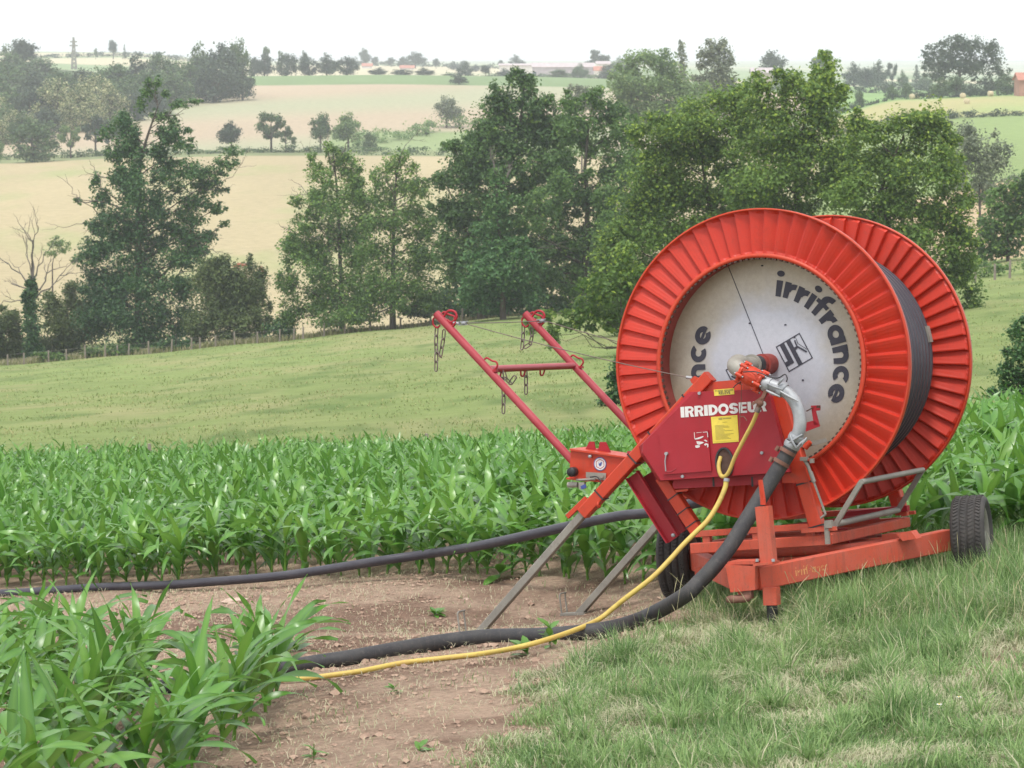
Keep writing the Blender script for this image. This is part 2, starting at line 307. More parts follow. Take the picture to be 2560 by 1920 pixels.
# grass verge on the right (photo pixels of its outline, on the ground)
def grass_amount(x,y):
    z=plane_z(x,y); P=np.stack([x,y,z],-1); w=P@FW; px=1280+F*P[:,0]/w; py=960-F*(P@UP)/w
    edge=np.interp(py,[1440,1500,1560,1600,1640,1700,1740,1790,1830,1870,1920,2000],[1780,1740,1690,1600,1450,1290,1250,1330,1330,1230,1150,1100])
    g=(px-edge)/90.0+(vnoise(x,y,.35,3)-.5)*1.8+(vnoise(x,y,.11,4)-.5)*1.0
    g=np.clip(g,0,1)
    bare=((px-2500)/90)**2+((py-1665)/45)**2; g*=np.clip(bare*.8+vnoise(x,y,.12,6)-.3,.12,1)
    bare=((px-1590)/70)**2+((py-1715)/22)**2; g*=np.clip(bare*.8+vnoise(x,y,.12,6)-.3,.1,1)
    return g,px,py
def make_ground():
    ys=[-40,-25,-12,-4,2,6,9]; y=11.
    while y<9000: ys.append(y); y+= .05+.006*max(0,y-16) if y<70 else y*.0105
    ys.append(9000.); ys=np.array(ys)
    t=np.linspace(-1,1,341); ss=.46*(t*.45+.55*t**3)
    Yg,Sg=np.meshgrid(ys,ss,indexing='ij'); Xg=Sg*(np.maximum(Yg,0)+18); X=Xg.ravel();Y=Yg.ravel(); Z=ground(X,Y)
    # colours: the albedo of each field, darkened for shade under the verge grass
    C=np.zeros((len(X),3)); soil=np.zeros(len(X)); w=np.maximum(Y*FW[1]+Z*FW[2],1); px=1280+F*X/w; py=960-F*(Y*UP[1]+Z*UP[2])/w
    n1=np.where(Y<330,vnoise(X,Y*.35,7,1),vnoise(X,Y*.4,45,1)); n2=np.where(Y<330,vnoise(X,Y*.35,2.3,2),vnoise(X,Y*.4,14,2))
    def setc(mask,c,var=.12,c2=None,f=None):
        k=mask.nonzero()[0]; base=np.array(c)[None]*(1+var*(n1[k]-.5)[:,None]+var*.7*(n2[k]-.5)[:,None])
        if c2 is not None:
            ff=np.clip(f[k],0,1)[:,None]; base=base*(1-ff)+np.array(c2)[None]*ff
        C[k]=base
    setc(Y<67,(.475,.34,.25),.14,(.27,.175,.125),(vnoise(X,Y,1.1,41)*.9+vnoise(X,Y,.35,42)*.7+.45*np.exp(-((py-1590)/60)**2)*(px<1350)-.85)*2.2); soil[Y<67]=1
    nearg=(Y<34); k=nearg.nonzero()[0]; g,_,_=grass_amount(X[k],Y[k]); C[k]=C[k]*(1-g[:,None]*.85)+np.array([.17,.155,.075])*g[:,None]*.85; soil[k]=1-g*.7  # soil below the grass darkened: contact shade put into its colour
    right=(Y>66)&(px>1950)
    setc((Y>=67)&(Y<308),(.205,.257,.088),.14,(.28,.282,.125),(vnoise(X,Y*.35,5,5)*1.0+vnoise(X,Y*.35,1.7,6)*.7-.75)*1.4)
    mk=(Y>=67)&(Y<308); dk_=np.clip((vnoise(X,Y*.3,2.6,61)*.8+vnoise(X,Y*.35,.9,62)*.6-.80)*2.2,0,.75)[:,None]; C=np.where(mk[:,None],C*(1-dk_)+np.array([.11,.17,.05])*dk_,C)
    setc((Y>=300)&(Y<345),(.12,.15,.05))
    setc((Y>=345)&(Y<760),(.395,.33,.195),.12,(.31,.325,.15),(vnoise(X,Y*.4,18,7)+.6*vnoise(X,Y*.35,4,8)-.85)*1.6)
    setc((Y>=745)&(Y<795),(.22,.25,.12),.3)
    band=np.sin(px*.004+py*.06+3*vnoise(X,Y,160,9))
    setc((Y>=790)&(Y<1104),(.41,.33,.23),.08,(.34,.345,.22),band*.6+.35)
    setc((Y>=790)&(Y<850)&(px>820)&(px<1500),(.24,.30,.135),.2)
    setc((Y>=1104)&(Y<1330),(.17,.24,.105),.14)
    setc((Y>=1330)&(Y<2400),(.24,.31,.16),.2,(.5,.45,.3),(vnoise(X,Y,220,11)-.45)*6)
    setc((Y>=2400),(.34,.38,.24),.1,(.5,.45,.33),(vnoise(X,Y,300,12)-.5)*6)
    rr=px>2030+ (n1-.5)*60
    setc((Y>=345)&(Y<470)&rr,(.44,.33,.2),.1); setc((Y>=470)&(Y<665)&rr,(.22,.29,.11),.12); setc((Y>=657)&(Y<668)&rr,(.15,.19,.08))
    setc((Y>=668)&(Y<782)&rr,(.39,.36,.17),.1,(.30,.35,.14),(vnoise(X,Y,30,13)-.5)*3); setc((Y>=782)&(Y<1600)&rr,(.20,.31,.11),.14)
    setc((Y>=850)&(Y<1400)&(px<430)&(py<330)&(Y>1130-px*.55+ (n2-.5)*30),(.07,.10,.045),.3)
    V=np.stack([X,Y,Z],-1); ny,nx=Yg.shape
    # clods of the bare soil
    nr=(Y>11)&(Y<66); V[nr,2]+=((vnoise(X,Y,.4,21)-.5)*.03+(vnoise(X,Y,.15,22)-.5)*.015)[nr]*(soil[nr])
    i=np.arange(ny-1)[:,None]*nx+np.arange(nx-1)[None]; i=i.ravel(); Fq=np.stack([i,i+1,i+nx+1,i+nx],-1)
    m,n,b=newmat('ground_soil_and_fields'); L=n.links.new
    a=N(n,'ShaderNodeAttribute',attribute_name='field'); s=N(n,'ShaderNodeAttribute',attribute_name='soil'); geo=N(n,'ShaderNodeNewGeometry')
    sc1=N(n,'ShaderNodeTexNoise',Scale=9.0,Detail=10.0,Roughness=.72); L(geo.outputs['Position'],sc1.inputs['Vector'])
    sc2=N(n,'ShaderNodeTexNoise',Scale=.55,Detail=9.0,Roughness=.7); L(geo.outputs['Position'],sc2.inputs['Vector'])
    sc3=N(n,'ShaderNodeTexNoise',Scale=42.0,Detail=7.0,Roughness=.75); L(geo.outputs['Position'],sc3.inputs['Vector'])
    r1=ramp(n,[(.30,.65),(.52,1.0),(.75,1.25)]); L(sc1.outputs['Fac'],r1.inputs[0])
    r2=ramp(n,[(.3,.82),(.5,1.0),(.7,1.15)]); L(sc2.outputs['Fac'],r2.inputs[0])
    f1=N(n,'ShaderNodeMath',operation='MULTIPLY'); L(s.outputs['Fac'],f1.inputs[0]); f1.inputs[1].default_value=.85
    c=mixc(n,f1.outputs[0],a.outputs['Color'],r1.outputs[0],'MULTIPLY'); c=mixc(n,.8,c,r2.outputs[0],'MULTIPLY')
    r4=ramp(n,[(.66,0.0),(.74,1.0)]); L(sc3.outputs['Fac'],r4.inputs[0]); f4=N(n,'ShaderNodeMath',operation='MULTIPLY'); L(r4.outputs[0],f4.inputs[0]); L(s.outputs['Fac'],f4.inputs[1]); f5=N(n,'ShaderNodeMath',operation='MULTIPLY'); L(f4.outputs[0],f5.inputs[0]); f5.inputs[1].default_value=.55
    c=mixc(n,f5.outputs[0],c,(.52,.42,.30))
    r6=ramp(n,[(.34,.5),(.46,.97),(.62,1.18)]); sc5=N(n,'ShaderNodeTexNoise',Scale=24.0,Detail=5.0,Roughness=.8); L(geo.outputs['Position'],sc5.inputs['Vector']); L(sc5.outputs['Fac'],r6.inputs[0])
    f6=N(n,'ShaderNodeMath',operation='MULTIPLY'); L(s.outputs['Fac'],f6.inputs[0]); f6.inputs[1].default_value=.7; c=mixc(n,f6.outputs[0],c,r6.outputs[0],'MULTIPLY')
    L(c,b.inputs['Base Color']); b.inputs['Roughness'].default_value=.95; b.inputs['Specular IOR Level'].default_value=.1
    bp=N(n,'ShaderNodeBump',Strength=1.0,Distance=.06); L(sc1.outputs['Fac'],bp.inputs['Height'])
    bp2=N(n,'ShaderNodeBump',Strength=1.0,Distance=.025); L(sc3.outputs['Fac'],bp2.inputs['Height']); L(bp.outputs[0],bp2.inputs['Normal'])
    L(bp2.outputs[0],b.inputs['Normal'])
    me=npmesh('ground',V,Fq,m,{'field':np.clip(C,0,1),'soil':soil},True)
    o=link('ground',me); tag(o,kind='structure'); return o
make_ground()
# ---------------------------------------------------------------- the hose-reel irrigation machine
mu=np.array([.906,-.4226,.115]); mu/=np.linalg.norm(mu); ma=np.array([.42,.903,-.083]); ma-=mu*(ma@mu); ma/=np.linalg.norm(ma); mv=np.cross(mu,ma)
MM=np.array([mu,ma,mv]).T; MO=at(1901,911,22.5); BASE=np.array([0,.87,-2.0])   # flange centre; the machine's base point
def Lc(px,py,y):
    """photo pixel onto the machine's own plane y (metres behind the near flange)"""
    r=ray(px,py); t=(y+MO@ma)/(r@ma); return MM.T@(t*r-MO)
def Wc(q): return MO+MM@np.array(q,float)
W0=Wc(BASE); mat=Matrix([[*MM[0],W0[0]],[*MM[1],W0[1]],[*MM[2],W0[2]],[0,0,0,1]])
reel=empty('irrigation_reel',None,'red and orange hose reel irrigation machine on two tyres beside the maize','irrigation machine',mat=mat)
SPLIT={'hook','base_beam','cable_tie','chain_hook','bolt','drain_hole','axle_beam','turret_frame','gusset_plate','coupling','pivot_lug','channel_strut','gear_housing','end_stop','sensor_pin','strap','hose_clamp','gantry_arm','tube_end','winch_lip','steel_cable'}
def part(mb,name,mat,parent=reel,label=None):
    if name in SPLIT:
        os_=[p.build(name,MT[mat],parent,BASE,label) for p in mb.pieces()]; return os_[0]
    return mb.build(name,MT[mat],parent,BASE,label)
LP=lambda lst,y:[Lc(px,py,y) for px,py in lst]
LXZ=lambda lst,y:[(q[0],q[2]) for q in LP(lst,y)]
V3=lambda x,y,z: np.array([x,y,z],float)
WD=1.70; RO=1.25; RI=.885
# --- drum
drum=MB(); drum.lathe([(RI-.004,0.02),(RI-.004,WD-.02)],96); drum.lathe([(RI+.004,0.03),(RI+.004,WD-.03)],96)
drum=part(drum,'drum','galv',label='silver steel winding drum')
pl=MB(); pl.lathe([(0.0,.20),(.45,.20),(RI-.008,.20)],96,smooth=False); pl.lathe([(0.0,.21),(RI-.008,.21)],96,smooth=False); plate=part(pl,'end_plate','plate',drum)
pl=MB(); pl.lathe([(0.0,WD-.2),(RI-.008,WD-.2)],96,smooth=False); part(pl,'end_plate','plate',drum)
wl=MB(); wl.lathe([(RI-.012,-.01),(RI-.012,.197)],96); part(wl,'recess_wall','darkred',drum)
def flange(y,sgn):
    b=MB(); NP=60; prof=[(0.0,0),(.045,0),(.13,.030),(.22,.031),(.55,.016),(.80,.006)]
    ang=[];off=[]
    for k in range(NP):
        for p,o in prof: ang.append((k+p)*2*math.pi/NP); off.append(o)
    n=len(ang); V=[]
    for th in (0,.006):
        for r in (RI-.004,RI+.03,RO-.03,RO):
            for a_,o in zip(ang,off):
                oo=o*(0 if r in (RI-.004,RO) else 1)
                V.append((r*math.cos(a_),y+sgn*(oo+th),r*math.sin(a_)))
    Fc=[]
    for s in range(2):
        for j in range(3):
            for i in range(n):
                q=(s*4+j)*n; f=(q+i,q+(i+1)%n,q+n+(i+1)%n,q+n+i); Fc.append(f if s==0 else f[::-1])
    b.add(V,Fc); 
    o=part(b,'flange','flange',drum)
    r=MB(); r.lathe([(RO-.004,y-.022),(RO+.012,y-.022),(RO+.012,y+.03),(RO-.004,y+.03)],120,closed=True); part(r,'rim','orange',drum)
    r=MB(); r.lathe([(RI-.022,y-sgn*.03),(RI+.012,y-sgn*.03),(RI+.012,y-sgn*.001),(RI-.022,y-sgn*.001)],120,closed=True); part(r,'inner_ring','orange',drum)
    if sgn>0:
        t=MB()
        for k in range(110):
            a_=2*math.pi*(k+.5)/110; R=Matrix.Rotation(-a_,3,'Y'); c=(RI-.028)
            t.box((c*math.cos(a_),y-.012,c*math.sin(a_)),(.016,.03,.022),R)
        tag(part(t,'gear_teeth','grime',drum),kind='stuff')
flange(0.0,1); flange(WD,-1)
# wound pipe
coil=MB(); pr=.045; nt=16; pts=[]
for i in range(nt*72+1):
    a_=2*math.pi*i/72+2.6; y=.095+pr+i/72*.0885
    pts.append((.935*math.cos(a_),y,.935*math.sin(a_)))
coil.tube(pts,pr,8); part(coil,'pipe_coil','pe',drum)
cl=MB(); q=Lc(2318,850,1.6); cl.box((.975*math.cos(.17),1.50,.975*math.sin(.17)),(.03,.07,.14),Matrix.Rotation(-.17,3,'Y')); part(cl,'pipe_clamp','oldgalv',drum)
# lettering on the plate ---------------------------------------------------
def arc(cx,cy,ro,ri,a0,a1,n=14):
    A=[math.radians(a0+(a1-a0)*i/n) for i in range(n+1)]
    return [[(cx+ro*math.cos(A[i]),cy+ro*math.sin(A[i])),(cx+ro*math.cos(A[i+1]),cy+ro*math.sin(A[i+1])),(cx+ri*math.cos(A[i+1]),cy+ri*math.sin(A[i+1])),(cx+ri*math.cos(A[i]),cy+ri*math.sin(A[i]))] for i in range(n)]
def rc(x0,y0,x1,y1,n=3): return [[(x0+(x1-x0)*i/n,y0),(x0+(x1-x0)*(i+1)/n,y0),(x0+(x1-x0)*(i+1)/n,y1),(x0+(x1-x0)*i/n,y1)] for i in range(n)]
sw=.34
GL={'i':(.34,rc(0,0,sw,1)+arc(.17,1.42,.19,0,0,360,16)),
 'r':(.62,rc(0,0,sw,1)+arc(.62,.42,.56,.22,85,178,10)),
 'f':(.66,rc(.12,0,.12+sw,1.12)+arc(.66,1.08,.54,.20,88,180,10)+rc(-.06,.74,.70,1.0)),
 'a':(1.04,arc(.5,.5,.52,.2,0,360,24)+rc(.72,0,1.04,1)),
 'n':(.98,rc(0,0,sw,1)+arc(.49,.50,.49,.16,0,150,14)+rc(.65,0,.98,.52)),
 'c':(.88,arc(.5,.5,.52,.2,48,312,20)),
 'e':(1.0,arc(.5,.5,.52,.2,0,322,22)+rc(.24,.40,1.0,.58))}
def curved(word,a0,deg,rb,xh,b,gap=.13):
    ws=[GL[c][0] for c in word]; tot=sum(ws)+gap*(len(word)-1); k=deg/tot; x=0
    for c,w in zip(word,ws):
        for pi,poly in enumerate(GL[c][1]):
            V=[]
            for px_,py_ in poly:
                a_=math.radians(a0-(x+px_)*k); r=rb+py_*xh; V.append((r*math.cos(a_),.1965-.00012*pi,r*math.sin(a_)))
            b.add(V,[(0,1,2,3)])
        x+=w+gap
for o_ in (0,180):
    b=MB(); curved('irrifrance',80+o_,113,.555,.132,b); part(b,'lettering','ink',drum)
    b=MB(); c=Lc(1986,881,.2); th=math.atan2(c[2],c[0]); rr=math.hypot(c[0],c[2]); S=.235; ra=math.radians(25)+math.radians(o_); cx,cz=rr*math.cos(th+math.radians(o_)),rr*math.sin(th+math.radians(o_))
    ec=[0]
    def em(poly):
        V=[]; ec[0]+=1
        for x_,y_ in poly:
            x_=(x_-.5)*S;y_=(y_-.5)*S; V.append((cx+x_*math.cos(ra)-y_*math.sin(ra),.1965-.0002*ec[0],cz+x_*math.sin(ra)+y_*math.cos(ra)))
        b.add(V,[tuple(range(len(V)))])
    w=.035
    for q in ([(0,0),(1,0),(1,w),(0,w)],[(0,1-w),(1,1-w),(1,1),(0,1)],[(0,w),(w,w),(w,1-w),(0,1-w)],[(1-w,w),(1,w),(1,1-w),(1-w,1-w)],
              [(.15,.36),(.33,.20),(.33,1-w),(.15,1-w)],[(w,.20),(.33,.20),(.15,.36),(w,.36)],[(.42,w),(.58,w),(.58,1-w),(.42,1-w)],
              [(.58,.55),(.70,.58),(.70,.65),(.58,.65)],[(.66,.62),(.88,.28),(.93,.31),(.71,.66)],[(.66,.62),(.71,.62),(.74,.86),(.69,.86)],[(.72,.93),(.80,.93),(.80,.98),(.72,.98)],[(.76,.70),(.95,.36),(.965,.375),(.78,.70)],[(.76,.70),(.78,.70),(.80,.90),(.785,.90)]): em(q)
    part(b,'emblem','ink',drum)
b=MB(); p0=Lc(1820,664,.2);p1=Lc(1911,893,.2); b.beam((p0[0],.197,p0[2]),(p1[0],.197,p1[2]),.006,.004); part(b,'weld_seam','ink',drum)
b=MB()
for px_,py_ in ((1905,664),(1874,808),(1963,812),(2007,950)): q=Lc(px_,py_,.195); b.sphere((q[0],.197,q[2]),.011,8,6,(1,.5,.6))
part(b,'drain_hole','ink',drum)
# --- side frames: near one in front of the flange, its twin behind
turret=MB(); YF=-.19; YR=1.97
def both(px0,px1,w,h,y=YF,dy=YR-YF):
    a_=Lc(*px0,y);c=Lc(*px1,y); out=[(a_,c),(a_+V3(0,dy,0),c+V3(0,dy,0))]; return out
for a_,c in both((1776,940),(1459,1284),.1,.1): turret.beam(a_,c,.10,.105,(0,1,0))
for a_,c in both((1950,985),(2045,1322),.1,.1): turret.beam(a_,c,.11,.11,(0,1,0))
for a_,c in both((1655,1192),(1745,1330),.1,.1): turret.beam(a_,c,.10,.10,(0,1,0))
frame=part(turret,'turret_frame','orange',label='orange square tube of the turret side frame')
b=MB()
FL=Lc(1731,1371,YF);FR=Lc(2061,1350,YF)
FLr=FL+V3(0,YR-YF,0);FRr=FR+V3(0,YR-YF,0)
ex=V3(.05,0,0)
b.beam(FL,FR+V3(.03,0,0),.09,.085); b.beam(FLr,FRr,.09,.085)
b.beam(FR+V3(0,.046,0),FRr-V3(0,.046,0),.09,.084); b.beam(FL+V3(.1,.046,0),FLr+V3(.1,-.046,0),.09,.083)
up=V3(0,0,.115); b.beam(FL+V3(.03,-.0,.115),FR+V3(0,0,.115),.08,.05); b.beam(FLr+up,FRr+up,.08,.05)
for k in (.12,.5,.9): q=FL*(1-k)+FR*k; b.box(q+V3(0,0,.066),(.06,.06,.05))
mid=(FL+FRr)/2
b.beam(V3(FL[0]+.145,.5,FL[2]-.012),V3(FR[0]-.045,.5,FR[2]-.012),.08,.06); b.beam(V3(FL[0]+.145,1.25,FL[2]-.012),V3(FR[0]-.045,1.25,FR[2]-.012),.08,.06)
part(b,'base_beam','orange_dusty',frame)
b=MB()
b.prism(LXZ([(1955,1153),(2008,1151),(2023,1206),(1955,1208)],-.26),-.262,-.25)
q=Lc(1715,1232,-.2); 
b.prism(LXZ([(1688,1225),(1720,1222),(1720,1227),(1690,1231)],-.28),-.28,-.13)
b.prism(LXZ([(1774,955),(1862,948),(1884,966),(1884,985),(1745,985),(1752,975)],-.2),-.205,-.19)
part(b,'gusset_plate','orange',frame)
b=MB(); b.prism(LXZ([(2003,1322),(2090,1316),(2092,1326),(2004,1333)],-.26),-.27,-.24)
b.beam(Lc(2252,1243,1.78),Lc(2263,1290,1.78),.06,.06); b.beam(Lc(2240,1285,1.9),Lc(2288,1281,1.9),.05,.03); part(b,'pivot_lug','orange_dusty',frame)
# cable ties round the tubes
def tie(mb,px,py,y,ang,w,wd=.012,tk=.108):
    q=Lc(px,py,y); R=Matrix.Rotation(-ang,3,'Y'); mb.box(q,(wd,tk,w),R)
def angof(p0,p1,y): 
    a_=Lc(*p0,y);c=Lc(*p1,y); return math.atan2(c[2]-a_[2],c[0]-a_[0])
b=MB(); A1=angof((1776,940),(1459,1284),YF); 
for t in (.17,.44,.60,.86): tie(b,1776-317*t,940+344*t,YF,A1,.112,.012,.116)
A2=angof((1950,985),(2045,1322),YF)
for t in (.52,.66,.98): tie(b,1950+95*t,985+337*t,YF,A2,.118,.013,.118)
A3=angof((1655,1192),(1745,1330),YF)
for t in (.36,.62,.86): tie(b,1655+90*t,1192+138*t,YF,A3,.108,.010,.108)
part(b,'cable_tie','black',frame)
# outrigger legs
foot_world=[]
for dy in (0,YR-YF):
    p0=Lc(1459,1284,YF)+V3(0,dy,0); p1=Lc(1190,1592,YF)+V3(0,dy,0); dv=(p1-p0)
    t=1.0
    for _ in range(60):
        P=Wc(p0+dv*t); g=gz(P[0],P[1]);
        if P[2]<g-.03: t-=.01
        elif P[2]>g-.01: t+=.01
    p1=p0+dv*t; b=MB(); b.beam(p0-dv*.12,p1,.062,.075,(0,1,0)); leg=part(b,'outrigger_leg','oldgalv',label='bare grey outrigger leg')
    P=p1; b=MB(); b.box(P+V3(-.02,0,.02),(.24,.16,.02)); 
    b.tube([P+V3(-.13,-.06,.03),P+V3(-.14,-.06,.19),P+V3(-.13,-.06,.21),P+V3(-.13,.06,.21),P+V3(-.14,.06,.19),P+V3(-.13,.06,.03)],.008,8)
    part(b,'foot_plate','oldgalv',leg)
b=MB(); b.beam(Lc(1466,1246,YF-.02),Lc(1419,1292,YF-.02),.04,.035,(0,1,0)); part(b,'leg_lock','orange',frame)
b=MB(); q=Lc(1497,1262,YF-.05); b.lathe([(.012,-.008),(.028,-.008),(.028,.008),(.012,.008)],16,(q[0],q[1],q[2]),'X',closed=True); part(b,'lifting_eye','orange',frame)
# crimson channel pair under the pivot
b=MB()
for (p0,p1,y) in (((1584,1186),(1686,1347),-.10),((1622,1184),(1704,1332),.25)):
    a_=Lc(*p0,y);c=Lc(*p1,y); b.beam(a_,c,.115,.012,(0,1,0)); 
    dr=(c-a_)/np.linalg.norm(c-a_); nr=np.array([dr[2],0,-dr[0]]); 
    for s in (-1,1): b.beam(a_+nr*.057*s+V3(0,-.03,0),c+nr*.057*s+V3(0,-.03,0),.010,.06,(0,1,0))
part(b,'channel_strut','crimson',frame)
b=MB(); q=Lc(1683,1338,-.16); b.lathe([(0,-.012),(.015,-.012),(.015,.012),(0,.012)],12,q,'Y'); part(b,'pin','galv',frame)
# --- gantry bracket box at the left with sticker and lock
b=MB(); pol=LXZ([(1427,1124),(1580,1147),(1590,1150),(1509,1207),(1423,1197)],-.08); b.prism(pol,-.08,.22)
lip=LXZ([(1425,1121),(1568,1142),(1568,1146),(1425,1126)],-.1); b.prism(lip,-.11,.23)
lip=LXZ([(1417,1194),(1470,1200),(1470,1204),(1417,1198)],-.1); b.prism(lip,-.11,.23)
brk=part(b,'winch_bracket','orange',label='orange bracket box carrying a round sticker')
b=MB(); b.prism(LXZ([(1462,1126),(1473,1104),(1485,1104),(1488,1122),(1492,1124),(1496,1122),(1499,1105),(1514,1105),(1527,1133)],.05),.05,.065); part(b,'notched_plate','crimson',brk)
b=MB(); b.beam(Lc(1575,1135,.1),Lc(1575,1135,.1)+V3(0,1.8,0),.05,.05); part(b,'cross_shaft','rose',brk)
def disc(mb,px,py,y,r,n=24): q=Lc(px,py,y); mb.lathe([(0,y),(r,y),(r,y+.002),(0,y+.002)],n,(q[0],0,q[2]),smooth=False)
b=MB(); disc(b,1500,1160,-.085,.057,32); st=part(b,'round_sticker','blue',brk)
b=MB(); disc(b,1500,1160,-.088,.050,32); part(b,'sticker_face','white',st)
b=MB(); q=Lc(1500,1160,-.09)
for k in range(6):
    a0=math.radians(60*k+30);a1=math.radians(60*k+90); b.prism([(q[0]+r*math.cos(a_),q[2]+r*math.sin(a_)) for r,a_ in ((.042,a0),(.042,a1),(.037,a1),(.037,a0))],-.0895,-.0885)
part(b,'sticker_border','crimson',st)
b=MB(); X,Z=q[0],q[2]; b.prism([(X-.010,Z+.02),(X-.004,Z+.002),(X+.012,Z+.018),(X+.020,Z+.010),(X+.010,Z-.012),(X-.004,Z-.018),(X-.012,Z-.006)],-.0905,-.0895); part(b,'sticker_mark','blue',st)
b=MB(); q=Lc(1439,1179,-.1); b.lathe([(0,-.10),(.036,-.10),(.040,-.085),(.040,-.03),(.022,-.025),(.015,.02)],20,(q[0],q[1],q[2])); part(b,'knob','black',brk)
b=MB(); b.prism(LXZ([(1465,1180),(1515,1183),(1514,1201),(1465,1194)],-.09),-.093,-.085); b.tube([Lc(1441,1200,-.13),Lc(1488,1198,-.13)],.010,8); b.tube([Lc(1504,1191,-.12),Lc(1504,1191,-.08)],.014,10); part(b,'lock_plate','cast',brk)
b=MB(); b.tube([Lc(1420,1212,-.13),Lc(1444,1212,-.13)],.024,12); b.box(Lc(1456,1214,-.13),(.05,.04,.055)); part(b,'latch_body','cast',brk)
b=MB(); b.box(Lc(1459,1217,-.155),(.045,.01,.03),Matrix.Rotation(-.35,3,'Y')); part(b,'latch_tag','blue',brk)
b=MB(); b.tube(bez(LP([(1475,1193),(1492,1192),(1502,1205),(1504,1218),(1508,1226)],-.15)),.006,6); part(b,'cable','black',brk)
b=MB(); q=Lc(1476,1141,-.1); b.lathe([(0,-.02),(.013,-.02),(.013,.01),(0,.01)],10,q); part(b,'bolt','galv',brk)
# --- gantry: two arms, cross bar, pulleys, cables, chains
DYA=1.78; A0=Lc(1090.6,783.4,0); A1_=Lc(1432,1153,0); gan=MB(); ar=.034
gan.tube([A0,A1_],ar,18); gan.tube([A0+V3(0,DYA,0),A1_+V3(.28,DYA,-.31)],ar,18)
gan=part(gan,'gantry_arm','rose',label='faded crimson tubular lifting arm')
dA=(A1_-A0)/np.linalg.norm(A1_-A0); nA=np.array([-dA[2],0,dA[0]])
b=MB(); C0=Lc(1228,913,0); C0=A0+dA*((C0-A0)@dA); b.tube([C0+V3(0,.02,0),C0+V3(0,DYA-.02,0)],.030,16); cb=part(b,'cross_bar','rose',gan)
def hook(mb,P,n,sg=1):
    # welded rod hook standing on a tube at P with outward normal n
    n=np.array(n);s=dA
    pts=[P-s*.06+n*.005,P-s*.05+n*.03,P-s*.0+n*.045,P+s*.035+n*.065,P+s*.065+n*.05,P+s*.07+n*.01,P+s*.06-n*.01]
    mb.tube(bez(pts,4),.0085,8)
b=MB()
for dy in (0,DYA):
    for f in (.1,.62): hook(b,A0+dA*(f if f<.2 else np.linalg.norm(C0-A0)-.02)+V3(0,dy,0)+nA*ar,nA)
    P=A0+V3(0,dy,0)+dA*.03
    b.tube(bez([P-nA*.02+V3(-.0,0,.0),P+V3(-.05,-.0,-.02),P+V3(-.055,0,-.07),P+V3(-.02,0,-.10),P+V3(.01,0,-.08)],5),.008,8)
    P=A0+V3(0,dy,0)+dA*.07+nA*.03
    b.tube(bez([P,P+V3(.05,0,.045),P+V3(.11,0,.03),P+V3(.12,0,-.02),P+V3(.07,0,-.055),P+V3(.03,0,-.03)],5),.011,8)
    b.box(A0+V3(0,dy,0)+dA*np.linalg.norm(C0-A0)+nA*.04+dA*.06,(.03,.05,.02))
    b.box(A0+V3(0,dy,0)+dA*.19+nA*.035,(.012,.03,.09),Matrix.Rotation(-math.atan2(dA[2],dA[0]),3,'Y'))
part(b,'hook','crimson',gan)
b=MB(); 
for dy in (0,DYA): P=A0+V3(0,dy,0); b.tube([P-dA*.004,P+dA*.02],ar*.9,14)
part(b,'tube_end','grime',gan)
PU=[]
for dy,(px_,py_) in ((0,(1160,808)),(DYA,(1355,802))):
    c=Lc(px_,py_,dy); PU.append(c); b=MB()
    b.lathe([(.006,-.008),(.030,-.010),(.024,0),(.030,.010),(.006,.008)],18,c,'Z',closed=True)
    b.box(c+V3(-.005,0,.014),(.085,.03,.005)); b.box(c+V3(-.005,0,-.014),(.085,.03,.005)); b.tube([c+V3(0,0,-.02),c+V3(0,0,.02)],.008,8)
    b.tube([c+V3(-.04,0,0),c+V3(-.1,0,.012)],.012,8); part(b,'pulley','galv',gan)
b=MB(); tgt=Lc(1716,943,-.10)
def cable(p,q,sag=.01):
    p=np.array(p);q=np.array(q); b.tube([p+(q-p)*t-V3(0,0,sag*4*t*(1-t)) for t in np.linspace(0,1,9)],.0042,6)
cable(PU[0]+V3(.0,0,0),tgt,.02); cable(PU[0]+V3(.03,0,.0),PU[1]+V3(-.02,0,0),.005); 
e2=Lc(1560,857,DYA-.1); cable(PU[1]+V3(.02,0,0),PU[1]+(e2-PU[1])*1.9,.01); part(b,'steel_cable','chain',gan)
b=MB(); b.tube([tgt,tgt+V3(.05,0,-.01)],.013,8); part(b,'shackle','galv',gan)
b=MB(); b.prism(LXZ([(1726,950),(1736,940),(1745,944),(1752,950),(1740,962),(1730,958)],-.12),-.13,-.11); part(b,'cable_lug','orange',frame)
def chain(pts,name='chain',ln=.088,w=.034,rt=.0058):
    pts=bez(pts,8); seg=[0]
    for i in range(1,len(pts)): seg.append(seg[-1]+np.linalg.norm(pts[i]-pts[i-1]))
    P=np.array(pts);seg=np.array(seg); f=lambda s:np.array([np.interp(s,seg,P[:,k]) for k in range(3)])
    mb=MB(); pitch=ln-2.4*rt; n=max(1,int(seg[-1]/pitch)); 
    for i in range(n):
        c0=f(i*pitch);c1=f((i+1)*pitch); ax=(c1-c0)/max(1e-6,np.linalg.norm(c1-c0)); mid=(c0+c1)/2
        s=np.cross(ax,[0,1,0] if abs(ax[1])<.9 else [1,0,0]); s/=np.linalg.norm(s); t=np.cross(ax,s)
        ph=.35 if i%2==0 else .35+math.pi/2; w_=s*math.cos(ph)+t*math.sin(ph)
        ring=[]; hl=ln/2-w/2
        for k in range(16):
            a_=2*math.pi*k/16; ring.append(mid+ax*(math.copysign(hl,math.cos(a_))*(1 if abs(math.cos(a_))>.2 else abs(math.cos(a_))*5)+w/2*math.cos(a_))+w_*w/2*math.sin(a_))
        ring+= [ring[0],ring[1]]; mb.tube(ring,rt,6,cap=False)
    return part(mb,name,'chain',gan)
y0=0.02
